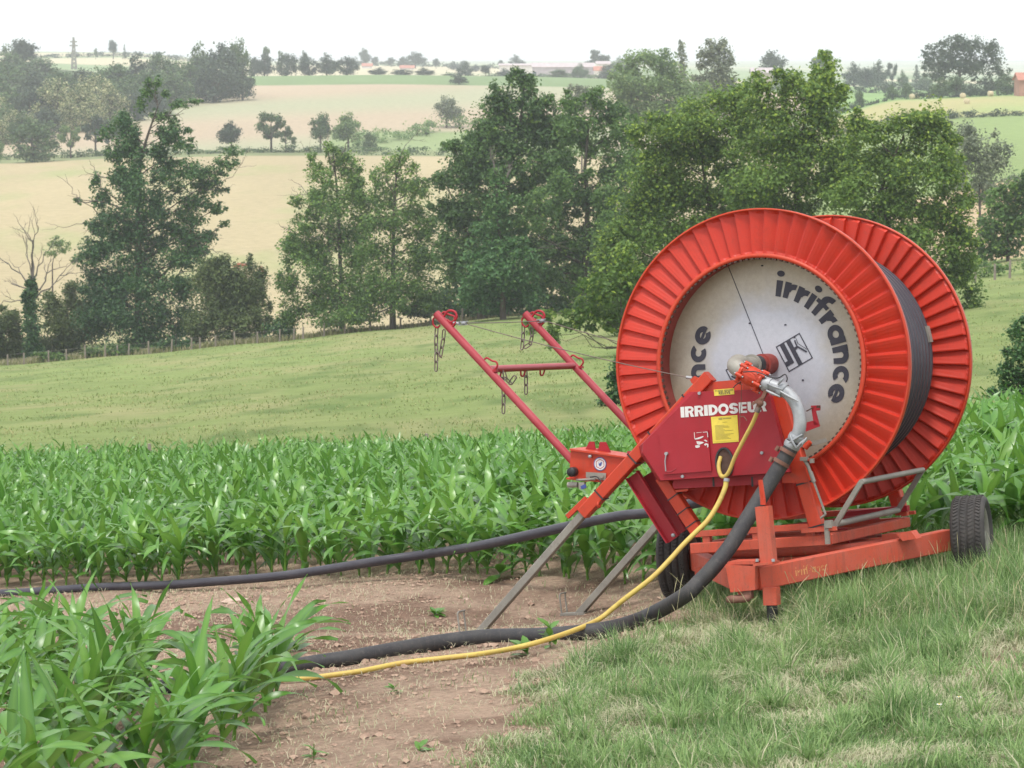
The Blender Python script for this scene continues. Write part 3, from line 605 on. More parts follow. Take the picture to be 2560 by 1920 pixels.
chain(LP([(1092,818),(1090,850),(1091,880),(1090,930)],y0)); chain(LP([(1110,826),(1108,850),(1104,872),(1100,893),(1094,882),(1091,862)],y0+.0))
y1=DYA+.02
chain(LP([(1308,812),(1308,840),(1305,866),(1303,892)],y1)); chain(LP([(1328,820),(1330,845),(1322,866),(1316,870),(1310,850)],y1))
chain(LP([(1254,924),(1257,960),(1259,990),(1258,1050)],.25)); chain(LP([(1258,926),(1266,950),(1272,960),(1284,950),(1293,925)],.45)); chain(LP([(1313,920),(1315,945),(1315,990)],.75))
b=MB()
for px_,y_ in ((1252,.22),(1305,.7),(1352,1.1)): 
    q=Lc(px_,925,y_); q=np.array([C0[0],y_,C0[2]-.03]); b.tube(bez([q+V3(0,-.05,.01),q+V3(-.01,-.03,-.035),q+V3(-.01,.02,-.04),q+V3(0,.05,.01)],4),.008,8)
part(b,'chain_hook','crimson',gan)
# --- crimson panel box
back=LXZ([(1722,980),(1598,1116),(1602,1136),(1647,1203),(1981,1181),(1928,972)],-.24)
front=LXZ([(1736,980),(1608,1108),(1607,1132),(1652,1201),(1974,1180),(1919,974)],-.40)
b=MB(); b.prism(front,-.40,-.245,back); pan=part(b,'control_box','crimson',label='crimson control cabinet with white lettering')
YP=-.402
b=MB(); b.prism(LXZ([(1692,1190),(1700,1188),(1953,1182),(1955,1208),(1692,1221),(1688,1210)],-.24),-.30,-.15); b2=part(b,'lower_shroud','crimson',pan)
b=MB()
for px_ in (1781,1878): b.prism(LXZ([(px_,1192),(px_+4,1192),(px_+6,1216),(px_+1,1217)],-.3),-.304,-.3)
part(b,'strap','black',pan)
b=MB(); dp=LXZ([(1649,1085),(1771,1076),(1780,1177),(1661,1186)],YP); b.prism(dp,YP-.016,YP-.001); door=part(b,'door','crimson',pan)
b=MB(); q=Lc(1667,1134,YP-.02); b.tube([q+V3(0,.01,0),q+V3(0,-.02,0)],.014,10); b.tube([q+V3(0,-.015,0),q+V3(-.012,-.02,-.06),q+V3(-.012,-.018,-.14)],.005,6); part(b,'handle','galv',door)
b=MB(); q=Lc(1662,1176,YP-.018); b.tube(bez([q,q+V3(.03,0,-.012),q+V3(.06,0,-.01),q+V3(.10,0,.012)],4),.003,5); part(b,'scratch','rose',door)
b=MB()
for px_,py_,n_ in ((1734,1092,0),): pass
for poly in ([(1735,1081),(1736.5,1081),(1737.5,1095),(1736,1096)],[(1741,1081.5),(1754,1080),(1754,1081),(1741,1082.5)],[(1757,1080),(1768,1079),(1769,1080.5),(1757,1081.2)],[(1768,1081),(1769.5,1081),(1770.5,1093),(1769,1093)],
 [(1736,1096),(1744,1094.5),(1751,1092),(1758,1090),(1759,1092),(1752,1096),(1746,1098),(1738,1099)],[(1741,1103),(1748,1103.5),(1757,1104.5),(1760,1107),(1755,1109),(1748,1112),(1743,1110)],[(1763,1099),(1769,1103),(1767,1104.5),(1760,1101)],[(1738,1114),(1744,1112.5),(1750,1114),(1749,1118),(1743,1120),(1739,1119)],[(1760,1111),(1765,1108),(1771,1110),(1771,1117),(1768,1119),(1768,1111.5),(1763,1114)]): b.prism(LXZ(poly,YP-.017),YP-.0185,YP-.0165)
part(b,'torn_sticker','white',door)
def sticker(poly,name,parent=pan,y=YP): b=MB(); b.prism(LXZ(poly,y),y-.002,y+.001); return part(b,name,'yellow',parent)
s1=sticker([(1777.5,1042.5),(1843.4,1037.7),(1847.5,1104),(1782.5,1108.5)],'instruction_label')
def quadpt(poly,s,t,y):
    a_,b_,c_,d_=[np.array(k,float) for k in poly]; return a_*(1-s)*(1-t)+b_*s*(1-t)+c_*s*t+d_*(1-s)*t
def lines(poly,rows,y,name,parent,mat='faintink'):
    b=MB()
    for s0,s1_,t0,t1 in rows:
        b.prism(LXZ([quadpt(poly,s0,t0,y),quadpt(poly,s1_,t0,y),quadpt(poly,s1_,t1,y),quadpt(poly,s0,t1,y)],y),y-.0012,y)
    return part(b,name,mat,parent)
P1=[(1777.5,1042.5),(1843.4,1037.7),(1847.5,1104),(1782.5,1108.5)]
rows=[(.28,.42,.06,.13),(.44,.76,.075,.115),(.42,.6,.22,.235)]
for i in range(13): rows.append((.12,.12+RNG.uniform(.3,.72),.33+i*.043,.345+i*.043))
rows+=[(.05,.95,.045,.05),(.05,.95,.95,.955)]
lines(P1,rows,YP-.0022,'print',s1)
P2=[(1784.5,974.2),(1834.8,970.3),(1835.8,985.5),(1786,989.8)]
s2=sticker(P2,'warning_label'); 
lines(P2,[(.06,.14,.12,.3),(.18,.46,.14,.4),(.50,.95,.12,.38)],YP-.0022,'print',s2)
def text(s,name,mat,size,org,xdir,zdir,y,parent,bold=.02,spacing=1.0,xs=1.0):
    cu=D.curves.new(name,'FONT'); cu.body=s; cu.size=size; cu.offset=bold*size; cu.space_character=spacing; cu.resolution_u=3
    to=D.objects.new(name+'_curve',cu); COL.objects.link(to); bpy.context.view_layer.update()
    dg=bpy.context.evaluated_depsgraph_get(); me=D.meshes.new_from_object(to.evaluated_get(dg)); D.objects.remove(to); 
    xd=np.array(xdir);zd=np.array(zdir);o=np.array(org)
    for v in me.vertices: p=o+xd*v.co.x*xs+zd*v.co.y-BASE; v.co=(p[0],y-BASE[1],p[2])
    me.materials.clear(); me.materials.append(MT[mat]); D.curves.remove(cu)
    return link(name,me,parent)
q0=Lc(1702.5,1044,YP);q1=Lc(1917,1028,YP); xd=(q1-q0)/np.linalg.norm(q1-q0); zd=Lc(1701,1018,YP)-q0; zd/=np.linalg.norm(zd)
wtxt=np.linalg.norm(q1-q0); k_=.29; arcp=arc
CG={'I':(.31,rc(0,0,.31,1,1)),'E':(.66,rc(0,0,k_,1,1)+rc(k_,0,.66,.2,1)+rc(k_,.40,.62,.60,1)+rc(k_,.8,.65,1,1)),
 'R':(.74,rc(0,0,k_,1,1)+rc(k_,.8,.44,1,1)+rc(k_,.40,.44,.58,1)+arc(.44,.70,.30,.09,-90,90,10)+[[(.36,.42),(.48,0),(.76,0),(.60,.44)]]),
 'D':(.76,rc(0,0,k_,1,1)+rc(k_,0,.30,.24,1)+rc(k_,.76,.30,1,1)+arc(.28,.5,.5,.26,-90,90,14)),
 'O':(.84,[[( .42+(x_-.5)*.84,y_) for x_,y_ in p_] for p_ in arc(.5,.5,.52,.25,0,360,24)]),
 'S':(.74,[[(.37+(x_-.5)*1.18,y_) for x_,y_ in p_] for p_ in arc(.5,.705,.31,.07,5,262,14)+arc(.5,.295,.31,.07,-175,90,14)]),
 'U':(.74,rc(0,.35,k_,1,1)+rc(.45,.35,.74,1,1)+arc(.37,.37,.38,.12,180,360,14))}
wds='IRRIDOSEUR'; tot=sum(CG[c][0] for c in wds)+.055*(len(wds)-1); hx=wtxt/tot; hz_=.085; x=0; b=MB()
for c in wds:
    for pi,poly in enumerate(CG[c][1]):
        P=[q0+xd*(x+px_)*hx+zd*py_*hz_ for px_,py_ in poly]; b.add([(p[0],YP-.0016-.00012*pi,p[2]) for p in P],[(0,1,2,3)])
    x+=CG[c][0]+.055
part(b,'lettering','white',pan)
q0=Lc(1797,986.5,YP); text('RELEVE','lettering','ink',.030,q0,xd,zd,YP-.0036,s2,.02,1.0,1.05)
b=MB(); q=Lc(1812,1156,YP); 
ov=lambda r,k,n=28:[(q[0]+r*math.cos(2*math.pi*i/n),q[2]+k*math.sin(2*math.pi*i/n)) for i in range(n)]
for i in range(28):
    o1,o2=ov(.078,.122),ov(.064,.108); j=(i+1)%28
    b.prism([o1[i],o1[j],o2[j],o2[i]],YP-.014,YP+.004)
part(b,'rubber_grommet','black',pan)
b=MB(); b.prism(ov(.066,.11),YP-.003,YP+.002); part(b,'opening_shade_disc','grime',pan)  # flat disc closing the opening, the shade inside put into its dark colour
b=MB()
for px_,py_ in ((1749,983),(1707,1191),(1905,1132)): q_=Lc(px_,py_,YP); b.tube([q_+V3(0,.01,0),q_+V3(0,-.014,0)],.013,8)
part(b,'bolt','galv',pan)
# --- inlet: hub, elbow, valve body, galvanised bend, couplings
b=MB(); b.tube([V3(0,.2,0),V3(0,.02,0)],.085,24); b.tube([V3(0,.02,0),V3(0,-.06,0)],.07,20); hub=part(b,'hub','darkred',label='red hub on the drum axle')
b=MB(); b.tube([V3(0,-.06,0),V3(0,-.15,0)],.074,20); part(b,'hub_seal','black',hub)
b=MB(); e0=Lc(1868,903,-.30); 
path=bez([V3(0,-.15,0),V3(0,-.34,0),Lc(1846,906,-.44),Lc(1838,914,-.52),Lc(1850,926,-.55),Lc(1862,933,-.55)],5); b.tube(path,.066,20)
b.tube([V3(0,-.19,0),V3(0,-.215,0)],.085,20); elb=part(b,'elbow','cast',label='grey cast elbow on the drum axle')
b=MB(); v0=Lc(1853,929,-.55);v1=Lc(1907,957,-.55); dv=(v1-v0); 
b.tube([v0+dv*t for t in (0,.06,.12,.16,.3,.5,.7,.84,.88,.94,1.0)],[.078,.086,.086,.070,.076,.084,.078,.070,.088,.088,.078],20,smooth=False)
n2=np.cross(dv/np.linalg.norm(dv),[0,1,0])
for t in (.1,.92):
    for k in range(6):
        a_=math.pi*2*k/6+.3; o_=n2*math.cos(a_)*.082+V3(0,1,0)*math.sin(a_)*.082; c=v0+dv*t+o_; b.tube([c-dv*.14,c+dv*.14],.016,8)
for k in range(4):
    a_=math.pi*2*k/4+.5; o_=n2*math.cos(a_)*.07+V3(0,1,0)*math.sin(a_)*.07; b.beam(v0+dv*.12+o_,v0+dv*.9+o_,.02,.03)
val=part(b,'valve_body','orange',label='orange cast valve body with bolted flanges')
b=MB()
for t in (.1,.92):
    for k in range(6):
        a_=math.pi*2*k/6+.3; o_=n2*math.cos(a_)*.082+V3(0,1,0)*math.sin(a_)*.082; c=v0+dv*t+o_; b.tube([c-dv*.2,c+dv*.2],.008,6)
part(b,'bolt','galv',val)
YG=-.56
gp_=LP([(1905,955),(1918,961),(1935,966),(1955,974),(1972,986),(1986,1003),(1996,1026),(2000,1052),(1998,1075),(1990,1095),(1981,1112)],YG)
b=MB(); b.tube(bez(gp_,4),.051,20); bend=part(b,'supply_bend','galv',label='galvanised quarter bend pipe')
b=MB(); 
def ringat(p,q,r,l): p=np.array(p);q=np.array(q); d=(q-p)/np.linalg.norm(q-p); b.tube([p-d*l/2,p-d*l/2*.6,p+d*l/2*.6,p+d*l/2],[r*.93,r,r,r*.93],20)
ringat(gp_[1],gp_[2],.062,.06); ringat(gp_[3],gp_[4],.066,.045); ringat(gp_[9],gp_[10],.064,.05); ringat(gp_[10],gp_[10]+(gp_[10]-gp_[9])*.4,.068,.05)
for p0,p1 in (((1918,959),(1956,974)),((1916,976),(1950,992)),((1951,978),(1995,1003)),((1972,1108),(2006,1086)),((1975,1088),(1990,1120)),((1993,1118),(2013,1098)),((1945,962),(1958,946)),((2003,1116),(2017,1094))):
    b.tube([Lc(*p0,YG-.06),(Lc(*p0,YG-.06)+Lc(*p1,YG-.06))/2+V3(0,-.012,0),Lc(*p1,YG-.06)],[.008,.012,.006],8)
part(b,'coupling','galv',bend)
b=MB(); b.tube(bez(LP([(1858,930),(1885,929),(1905,934),(1922,942),(1945,945),(1962,936),(1968,945),(1966,955)],-.66),5),.005,6); b.tube(bez(LP([(1852,955),(1840,962),(1833,970)],-.6),5),.004,6); part(b,'control_cable','black',val)
b=MB(); b.tube(bez(LP([(1853,962),(1853,1000),(1850,1040),(1849,1075),(1847,1102)],-.50),4),.003,5); b.tube(bez(LP([(1850,1042),(1860,1042),(1867,1052)],-.50),4),.004,5); part(b,'safety_wire','rust',val)
b=MB(); b.beam(Lc(1916,976,-.6),Lc(1903,1003,-.6),.022,.03); b.beam(Lc(1908,992,-.61),Lc(1879,1012,-.62),.012,.02); b.sphere(Lc(1900,1008,-.6),.030,10,8); b.tube([Lc(1897,1014,-.6),Lc(1894,1024,-.6)],.020,10); tap=part(b,'tap','rust',val,label='rusty tap feeding the yellow hose')
b=MB(); q=Lc(1895,1021,-.6); b.tube([Lc(1896.5,1018,-.6),Lc(1892,1030,-.6)],.0235,12); part(b,'hose_clamp','chain',tap)
# crimson bracket and levers right of the bend
b=MB()
for poly in ([(2028,1014),(2051,1013),(2051,1026),(2040,1027),(2049,1062),(2036,1063)],[(2016,1056),(2036,1051),(2050,1063),(2050,1066),(2012,1080)]): b.prism(LXZ(poly,-.12),-.13,-.118)
part(b,'sensor_bracket','crimson',frame)
b=MB(); b.tube(LP([(2033,1019),(2016,1028)],-.14),.005,6); b.tube(LP([(2046,1014),(2046,1020)],-.16),.016,8); part(b,'sensor_pin','grime',frame)
b=MB(); b.prism(LXZ([(2022,1106),(2064,1095),(2070,1104),(2030,1116)],-.1),-.11,-.1); b.tube(LP([(2006,1118),(2030,1108)],-.16),.02,8); part(b,'end_stop','oldgalv',frame)
b=MB(); b.tube(LP([(2012,1119),(2026,1104)],-.19),[.028,.02],10); part(b,'spring_coupling','orange',frame)
b=MB(); b.tube(LP([(2010,1148),(2020,1165),(2028,1188)],-.30),.016,8); b.tube(LP([(2026,1180),(2035,1205)],-.30),.019,8); b.beam(Lc(2033,1200,-.30),Lc(2064,1286,-.30),.022,.012); b.tube(LP([(2064,1286),(2052,1295)],-.30),.010,8)
b.box(Lc(2010,1147,-.31),(.06,.03,.03)); b.box(Lc(2030,1152,-.31),(.03,.03,.035)); part(b,'lever_rod','oldgalv',frame)
# --- guide rail at the right (grey bars)
b=MB(); ga=LP([(2090,1309),(2151,1206)],-.14); 
g0=Lc(2088,1312,-.10);g1=Lc(2153,1205,-.10); gy=1.55
h0=Lc(2245,1275,gy);h1=Lc(2308,1180,gy)
h1=g1+(h0-g0)+V3(0,0,0)
b.beam(g0,g1,.042,.03,(0,1,0)); b.tube([g1,h1],.023,12); b.beam(h1,h0,.042,.03,(0,1,0)); b.tube([Lc(2087,1311,-.12),h0],.026,12); b.box(Lc(2068,1335,-.26),(.035,.03,.16)); b.box(Lc(2072,1310,-.26),(.06,.05,.06))
part(b,'guard_rail','oldgalv',frame)
# --- turntable
b=MB(); zc=-1.535; b.lathe([(.58,zc-.03),(.78,zc-.03),(.78,zc+.035),(.58,zc+.035)],64,(0,.87,0),'Z',closed=True); 
b.lathe([(.55,zc-.075),(.82,zc-.075),(.82,zc-.038),(.55,zc-.038)],64,(0,.87,0),'Z',closed=True); tt=part(b,'turntable','orange_dusty')
# --- chassis
AX=Lc(2430,1342,.9);BX=Lc(1700,1400,.9); ZT=(AX[2]+BX[2])/2
Np=Lc(1890,1447,-1.2); Rp=Lc(2368,1350,.80); Lp=np.array([-1.02,.80,-1.60]); Nl=Lc(1850,1452,-1.2)
b=MB(); b.beam(Np,Rp,.10,.175); ch=part(b,'chassis','orange_dusty',label='orange A shaped chassis with a long drawbar')
b=MB(); b.beam(Nl+V3(-.02,.05,0),Lp,.10,.17); part(b,'drawbar_beam','orange_dusty',ch)
b=MB(); b.beam(AX+V3(-.20,.0,-.02),BX+V3(.16,.0,.02),.12,.12); b.beam(V3(-.72,.1,-1.66),V3(.72,.1,-1.625),.08,.08); b.beam(V3(-.85,1.5,-1.66),V3(.85,1.5,-1.62),.08,.08); b.beam(BX+V3(.3,-.1,-.02),V3(-.85,1.5,-1.66),.07,.07); b.beam(AX+V3(-.3,0,-.02),V3(.85,1.5,-1.62),.07,.07); part(b,'axle_beam','orange_dusty',ch)
b=MB(); q=Lc(1845,1450,-1.28); b.prism(LXZ([(1813,1412),(1888,1416),(1888,1475),(1826,1481)],-1.29),-1.29,-1.10); 
b.prism(LXZ([(1820,1404),(1895,1402),(1880,1411),(1815,1412)],-1.27),-1.27,-1.05); part(b,'drawbar_nose','orange_dusty',ch)
q=Lc(1846,1497,-1.32)
b=MB(); 
R0=.072
ring=[q+V3(R0*math.cos(a_),R0*1.0*math.sin(a_),0) for a_ in np.linspace(0,2*math.pi,25)]; b.tube(ring+[ring[1]],.027,10,cap=False); b.box(q+V3(.055,.07,.04),(.07,.06,.08)); part(b,'tow_eye','rust',ch)
b=MB(); b.prism(LXZ([(1846,1478),(1876,1476),(1877,1497),(1858,1502)],-1.22),-1.25,-1.15); part(b,'tow_bracket','orange_dusty',ch)
b=MB(); J0=Lc(1909,1266,-1.28);J1=Lc(1922,1405,-1.28); b.beam(J0,J1,.108,.108,(0,1,0)); b.prism(LXZ([(1888,1408),(1938,1403),(1938,1409),(1890,1414)],-1.3),-1.36,-1.2); jack=part(b,'jack_tube','orange_dusty',ch)
b=MB()
for px_ in (1893,1933): q_=Lc(px_,1404,-1.34); b.tube([q_,q_+V3(0,0,.02)],.014,8)
part(b,'bolt','galv',jack)
b=MB(); J2=Lc(1928,1468,-1.2);J3=Lc(1930,1512,-1.2);J4=Lc(1934,1585,-1.2); b.beam(J2,J3,.112,.10,(0,1,0)); part(b,'jack_sleeve','orange_dusty',jack)
b=MB(); b.tube([J3,J4],.042,16); b.box(J4,(.16,.16,.02)); part(b,'jack_foot','black',jack)
b=MB(); h=Lc(1908,1262,-1.28); b.tube([h+V3(0,0,0),h+V3(0,0,.05)],.022,10); b.tube([h+V3(-.01,0,.05),h+V3(-.012,0,.19)],[.012,.016],8); b.tube([h+V3(.01,0,.05),h+V3(-.002,0,.19)],[.012,.012],8); part(b,'jack_handle','orange',jack)
b=MB(); b.prism(LXZ([(2252,1332),(2288,1325),(2302,1344),(2268,1350)],.3),.18,.33); b.box(V3(.86,.62,-1.48),(.2,.25,.07)); part(b,'bracket','orange_dusty',ch)
b=MB()
for k in range(5):
    q_=Lc(2050+k*20,1300,1.2)
b.tube([V3(.25,.3,-1.52),V3(.3,.35,-1.38),V3(.5,.4,-1.38),V3(.5,.42,-1.5)],.008,8); b.beam(V3(-.3,.35,-1.37),V3(.35,1.6,-1.35),.1,.05); b.beam(V3(.0,1.75,-1.33),V3(.6,1.75,-1.30),.08,.05); part(b,'gear_housing','crimson',frame)
# faded print on the chassis side
e0=Rp-Np; el=np.linalg.norm(e0); exn=e0/el
b=MB(); side=np.cross(exn,[0,0,1]); side/=np.linalg.norm(side); upn=np.cross(side,exn); 
def cb_(s0,s1_,t0,t1): 
    P=[Np+exn*s+upn*t_+side*.0512 for s,t_ in ((s0,t0),(s1_,t0),(s1_,t1),(s0,t1))]; b.add([tuple(k) for k in P],[(0,1,2,3)])
x=.38
for c in 'irrifrance':
    w_,pl_=GL[c]
    for poly in pl_:
        if RNG.random()<.42: 
            P=[Np+exn*(x+px_*.045)+upn*(-.035+py_*.045)+side*.0515 for px_,py_ in poly]; b.add([tuple(k) for k in P],[(0,1,2,3)])
    x+=(w_+.13)*.045
part(b,'faded_lettering','faintyellow',ch)
# --- wheels
def wheel(C,steer=0.0):
    b=MB(); R,w=.335,.27; rr=.235
    pr=[(rr,-.115),(rr+.03,-.128),(.285,-.138),(.312,-.132),(R-.004,-.108)]
    for g0 in (-.06,0,.06): pr+= [(R+.0,g0-.045 if g0<0 else (g0-.012-.035 if g0==0 else g0-.03)),(R,g0-.006),(R-.012,g0-.004),(R-.012,g0+.004),(R,g0+.006)]
    pr=[(rr,-.115),(rr+.03,-.130),(.285,-.140),(.312,-.134),(R-.006,-.112),(R-.001,-.068),(R-.012,-.064),(R-.012,-.056),(R,-.052),(R+.001,-.006),(R-.012,-.004),(R-.012,.004),(R+.001,.006),(R,.052),(R-.012,.056),(R-.012,.064),(R-.001,.068),(R-.006,.112),(.312,.134),(.285,.140),(rr+.03,.130),(rr,.115)]
    b.lathe(pr,96,(0,0,0),'X'); 
    for k in range(64):
        for s_,x_ in ((1,-.09),(-1,-.03),(1,.03),(-1,.09)):
            a_=2*math.pi*(k+(.5 if s_>0 else 0))/64; Rm=Matrix.Rotation(a_,3,'X'); c=Vector((x_,0,R-.001)); 
            b.box(Rm@c,(.040,.018,.012),Rm@Matrix.Rotation(.5*s_,3,'Z'))
    c=Vector(C)-Vector(BASE)
    we=D.objects.new('wheel',None); COL.objects.link(we); we.parent=reel; we.location=c; we.rotation_euler=(0,0,math.radians(9)); we.empty_display_size=.1
    t=b.build('tyre',MT['tyre'],we)
    b=MB(); b.lathe([(0,-.02),(.06,-.02),(.075,.0),(.19,.02),(.205,.09),(.228,.112),(.240,.116),(.240,-.116),(.228,-.112),(.2,-.06),(.19,-.0),(.07,-.04),(0,-.04)],48,(0,0,0),'X'); 
    b.tube([(.0,0,0),(.11,0,0)],.045,16); b.build('rim',MT['oldgalv'],we)
    b=MB()
    for k in range(5): a_=2*math.pi*k/5; b.tube([(.0,.1*math.cos(a_),.1*math.sin(a_)),(.035,.1*math.cos(a_),.1*math.sin(a_))],.012,6)
    b.build('wheel_nut',MT['rust'],we)
wheel(AX); wheel(BX)
def W2(q): return Wc(q)
# ---------------------------------------------------------------- hoses and the long pipe: things of their own
def gpt(px,py,r): P=hit(px,py,14,90); return P+np.array([0,0,r*.7])
def worldtube(name,pts,r,mat,label,cat,n=16,sub=5,jit=0):
    pts=bez(pts,sub); o0=pts[-1]; b=MB(); b.tube([np.array(p)-o0 for p in pts],r,n)
    o=b.build(name,MT[mat]); o.location=tuple(o0); tag(o,label,cat); return o
# black supply hose
hp=[W2(Lc(1984,1104,-.56)),W2(Lc(1971,1131,-.57)),W2(Lc(1935,1189,-.62)),W2(Lc(1895,1254,-.72)),W2(Lc(1863,1305,-.83)),W2(Lc(1827,1363,-.95)),W2(Lc(1787,1414,-1.08)),W2(Lc(1751,1452,-1.15)),W2(Lc(1707,1492,-1.2))]
gr=[(1614,1553),(1532,1580),(1431,1594),(1329,1600),(1227,1602),(1125,1612),(1003,1632),(881,1654),(800,1666),(700,1682),(560,1704),(420,1728),(250,1760),(80,1800),(-120,1850),(-500,1925),(-900,1990)]
gpts=[gpt(x,y+6,.075) for x,y in gr]
# ease from the hanging part to the ground depth
hose=worldtube('supply_hose',hp+gpts,.062,'rubber','thick black rubber supply hose running from the galvanised bend down across the soil','hose',18,5)
b=MB(); 
o0=Vector(hose.location)
for t0,t1 in ((.55,1.1),(2.0,2.3)):
    pass
pA,pB=hp[0],hp[2]
for f_ in (.30,.62): 
    p_=pA+(pB-pA)*f_; d_=(pB-pA)/np.linalg.norm(pB-pA); b.tube([p_-d_*.015-np.array(o0),p_+d_*.015-np.array(o0)],.070,18)
    q_=p_+MM@np.array([-.075,-.02,.03]); b.tube([q_-d_*.02-np.array(o0),q_+d_*.02-np.array(o0)],.018,8)
b.build('hose_clamp',MT['rust'],hose)
# yellow hose (two lengths joined at the cabinet opening)
yp=[Lc(x,y,k) for x,y,k in ((1894,1028,-.60),(1881,1059,-.56),(1856,1106,-.52),(1836,1146,-.50),(1824,1176,-.49),(1814,1190,-.48),(1804,1190,-.46),(1798,1177,-.45),(1797,1160,-.43),(1802,1142,-.40))]
worldtube('yellow_hose',[W2(q) for q in yp],.0165,'yellow_hose','short clean yellow hose looping from the rusty tap into the cabinet opening','hose',12,6)
yl=[(1816,1200,-.47),(1812,1222,-.49),(1794,1262,-.55),(1769,1301,-.62),(1736,1334,-.7),(1707,1363,-.78),(1671,1403,-.88),(1628,1446,-.98),(1562,1497,-1.08),(1535,1519,-1.1)]
yq=[W2(Lc(x,y,k)) for x,y,k in yl]
yg=[(1491,1552),(1410,1585),(1309,1615),(1207,1642),(1105,1654),(1003,1666),(902,1686),(800,1700),(734,1706),(640,1712),(520,1722),(400,1730),(250,1768),(60,1815),(-140,1870),(-520,1950),(-900,2015)]
yh=worldtube('yellow_hose',yq+[at(x,y,hit(x,y+34,14,90)[1]) if 1290<x<1500 else gpt(x,y+2,.045) for x,y in yg],.0205,'yellow_hose','long dusty yellow hose lying beside the black hose across the bare soil','hose',12,5)
b=MB(); o0=np.array(yh.location); c0,c1=W2(Lc(1817,1196,-.47)),W2(Lc(1816,1204,-.475)); b.tube([c0-o0,c1-o0],.024,12); b.build('hose_clamp',MT['galv'],yh)
# long polyethylene pipe pulled out into the field
pp=[V3(.10,1.10,-.985),V3(-.35,1.12,-1.02)]
pw=[W2(V3(.35,1.0,-.86)),W2(V3(.0,1.02,-.965))]
fdx=np.array([1280+F*a_/b_ for a_,b_ in CORN_FRONT]); fdy=np.array([b_ for a_,b_ in CORN_FRONT])
for x,y in [(1651,1276),(1560,1288),(1475,1304),(1330,1336),(1200,1364),(1075,1384),(950,1402),(820,1423),(700,1440),(560,1452),(400,1463),(250,1473),(90,1484),(-60,1492),(-260,1502),(-600,1514),(-1100,1530)]:
    d_=float(np.interp(x,fdx,fdy))-.32; P_=at(x,y,d_); pw.append(P_ if P_[2]>gz(P_[0],P_[1])+.045 else hit(x,y+4,14,80)+np.array([0,0,.04]))
b=worldtube('irrigation_pipe',pw,.047,'pe','long dark polyethylene pipe stretched from the drum along the edge of the maize','pipe',14,5)
print('feet',Wc(AX),gz(*Wc(AX)[:2]),Wc(BX),gz(*Wc(BX)[:2]))
# ---------------------------------------------------------------- trees
def LM(name,dk,lt,alt=None,**k): MT[name]=leafmat(name,dk,lt,c_alt=alt,**k)
LM('oak_leaf',(0.052,0.111,0.031),(0.128,0.242,0.052),(0.225,0.341,0.062),rough=.55,trans=.3)
LM('ivy_leaf',(0.022,0.075,0.023),(0.062,0.156,0.041),(0.112,0.204,0.045),rough=.45,trans=.22)
LM('walnut_leaf',(0.066,0.133,0.025),(0.154,0.258,0.047),(0.307,0.416,0.053),rough=.55,trans=.35)
LM('olive_leaf',(.050,.085,.026),(.125,.175,.052),(.17,.20,.06),rough=.6,trans=.3)
LM('pale_leaf',(0.099,0.173,0.056),(0.208,0.312,0.103),(0.297,0.381,0.131),rough=.6,trans=.35)
LM('willow_leaf',(0.121,0.154,0.094),(0.231,0.264,0.165),(0.308,0.330,0.198),rough=.6,trans=.3)
LM('chestnut_leaf',(0.060,0.108,0.036),(0.132,0.192,0.060),(0.552,0.528,0.288),rough=.6,trans=.25)
MT['bark']=paint('bark',(.075,.06,.048),dirt=(.03,.025,.02),amount=.6,rough=.95,scale=1.2,fade=(.13,.11,.09),bump=.6)
MT['deadwood']=paint('dead_wood',(.13,.11,.095),dirt=(.07,.06,.05),amount=.5,rough=.9,scale=2,fade=(.20,.175,.16))
def leafcloud(C,R,n,size,rng,flat=.35,shell=.45,clump=9,ctint=None,alt_p=.12,lean=None):
    """leaf quads in and round ellipsoids: C (k,3) centres, R (k,3) radii, n (k,) number for each"""
    idx=np.repeat(np.arange(len(C)),n); m=len(idx)
    # clump centres per ellipsoid
    K=clump; cc=rng.normal(size=(len(C),K,3)); cc/=np.linalg.norm(cc,axis=2,keepdims=True); cc*=rng.uniform(.25,.85,size=(len(C),K,1))
    ck=rng.integers(0,K,m); ctr=cc[idx,ck]; cr=rng.uniform(.30,.58,size=(len(C),K))[idx,ck]
    d=rng.normal(size=(m,3)); d/=np.linalg.norm(d,axis=1,keepdims=True); rad=rng.uniform(0,1,m)**shell
    loose=rng.random(m)<.20
    P=ctr+d*(cr*rad)[:,None]; P[loose]=d[loose]*(rng.uniform(.2,1.0,loose.sum())**.6*1.16)[:,None]
    P=C[idx]+P*R[idx]
    nrm=rng.normal(size=(m,3)); nrm[:,2]=np.abs(nrm[:,2])+flat; nrm+= d*.6; nrm/=np.linalg.norm(nrm,axis=1,keepdims=True)
    t=np.cross(nrm,rng.normal(size=(m,3))); t/=np.linalg.norm(t,axis=1,keepdims=True)+1e-9; b=np.cross(nrm,t)
    s=size*rng.uniform(.55,1.35,m)[:,None]; asp=rng.uniform(.45,.8,m)[:,None]
    V=np.stack([P-t*s*.5,P+b*s*asp*.5+nrm*s*.08,P+t*s*.5,P-b*s*asp*.5+nrm*s*.08],1).reshape(-1,3)
    tint=np.clip(.45+.28*(rng.random((len(C),K))[idx,ck]-.5)*2+rng.normal(0,.16,m)+(0 if ctint is None else ctint[idx]),0,1)
    ap=alt_p if not hasattr(alt_p,'__len__') else np.asarray(alt_p)[idx]
    alt=(rng.random(m)<ap)*rng.uniform(.4,1,m)
    return V,np.arange(4*m).reshape(-1,4),np.repeat(tint,4),np.repeat(alt,4)
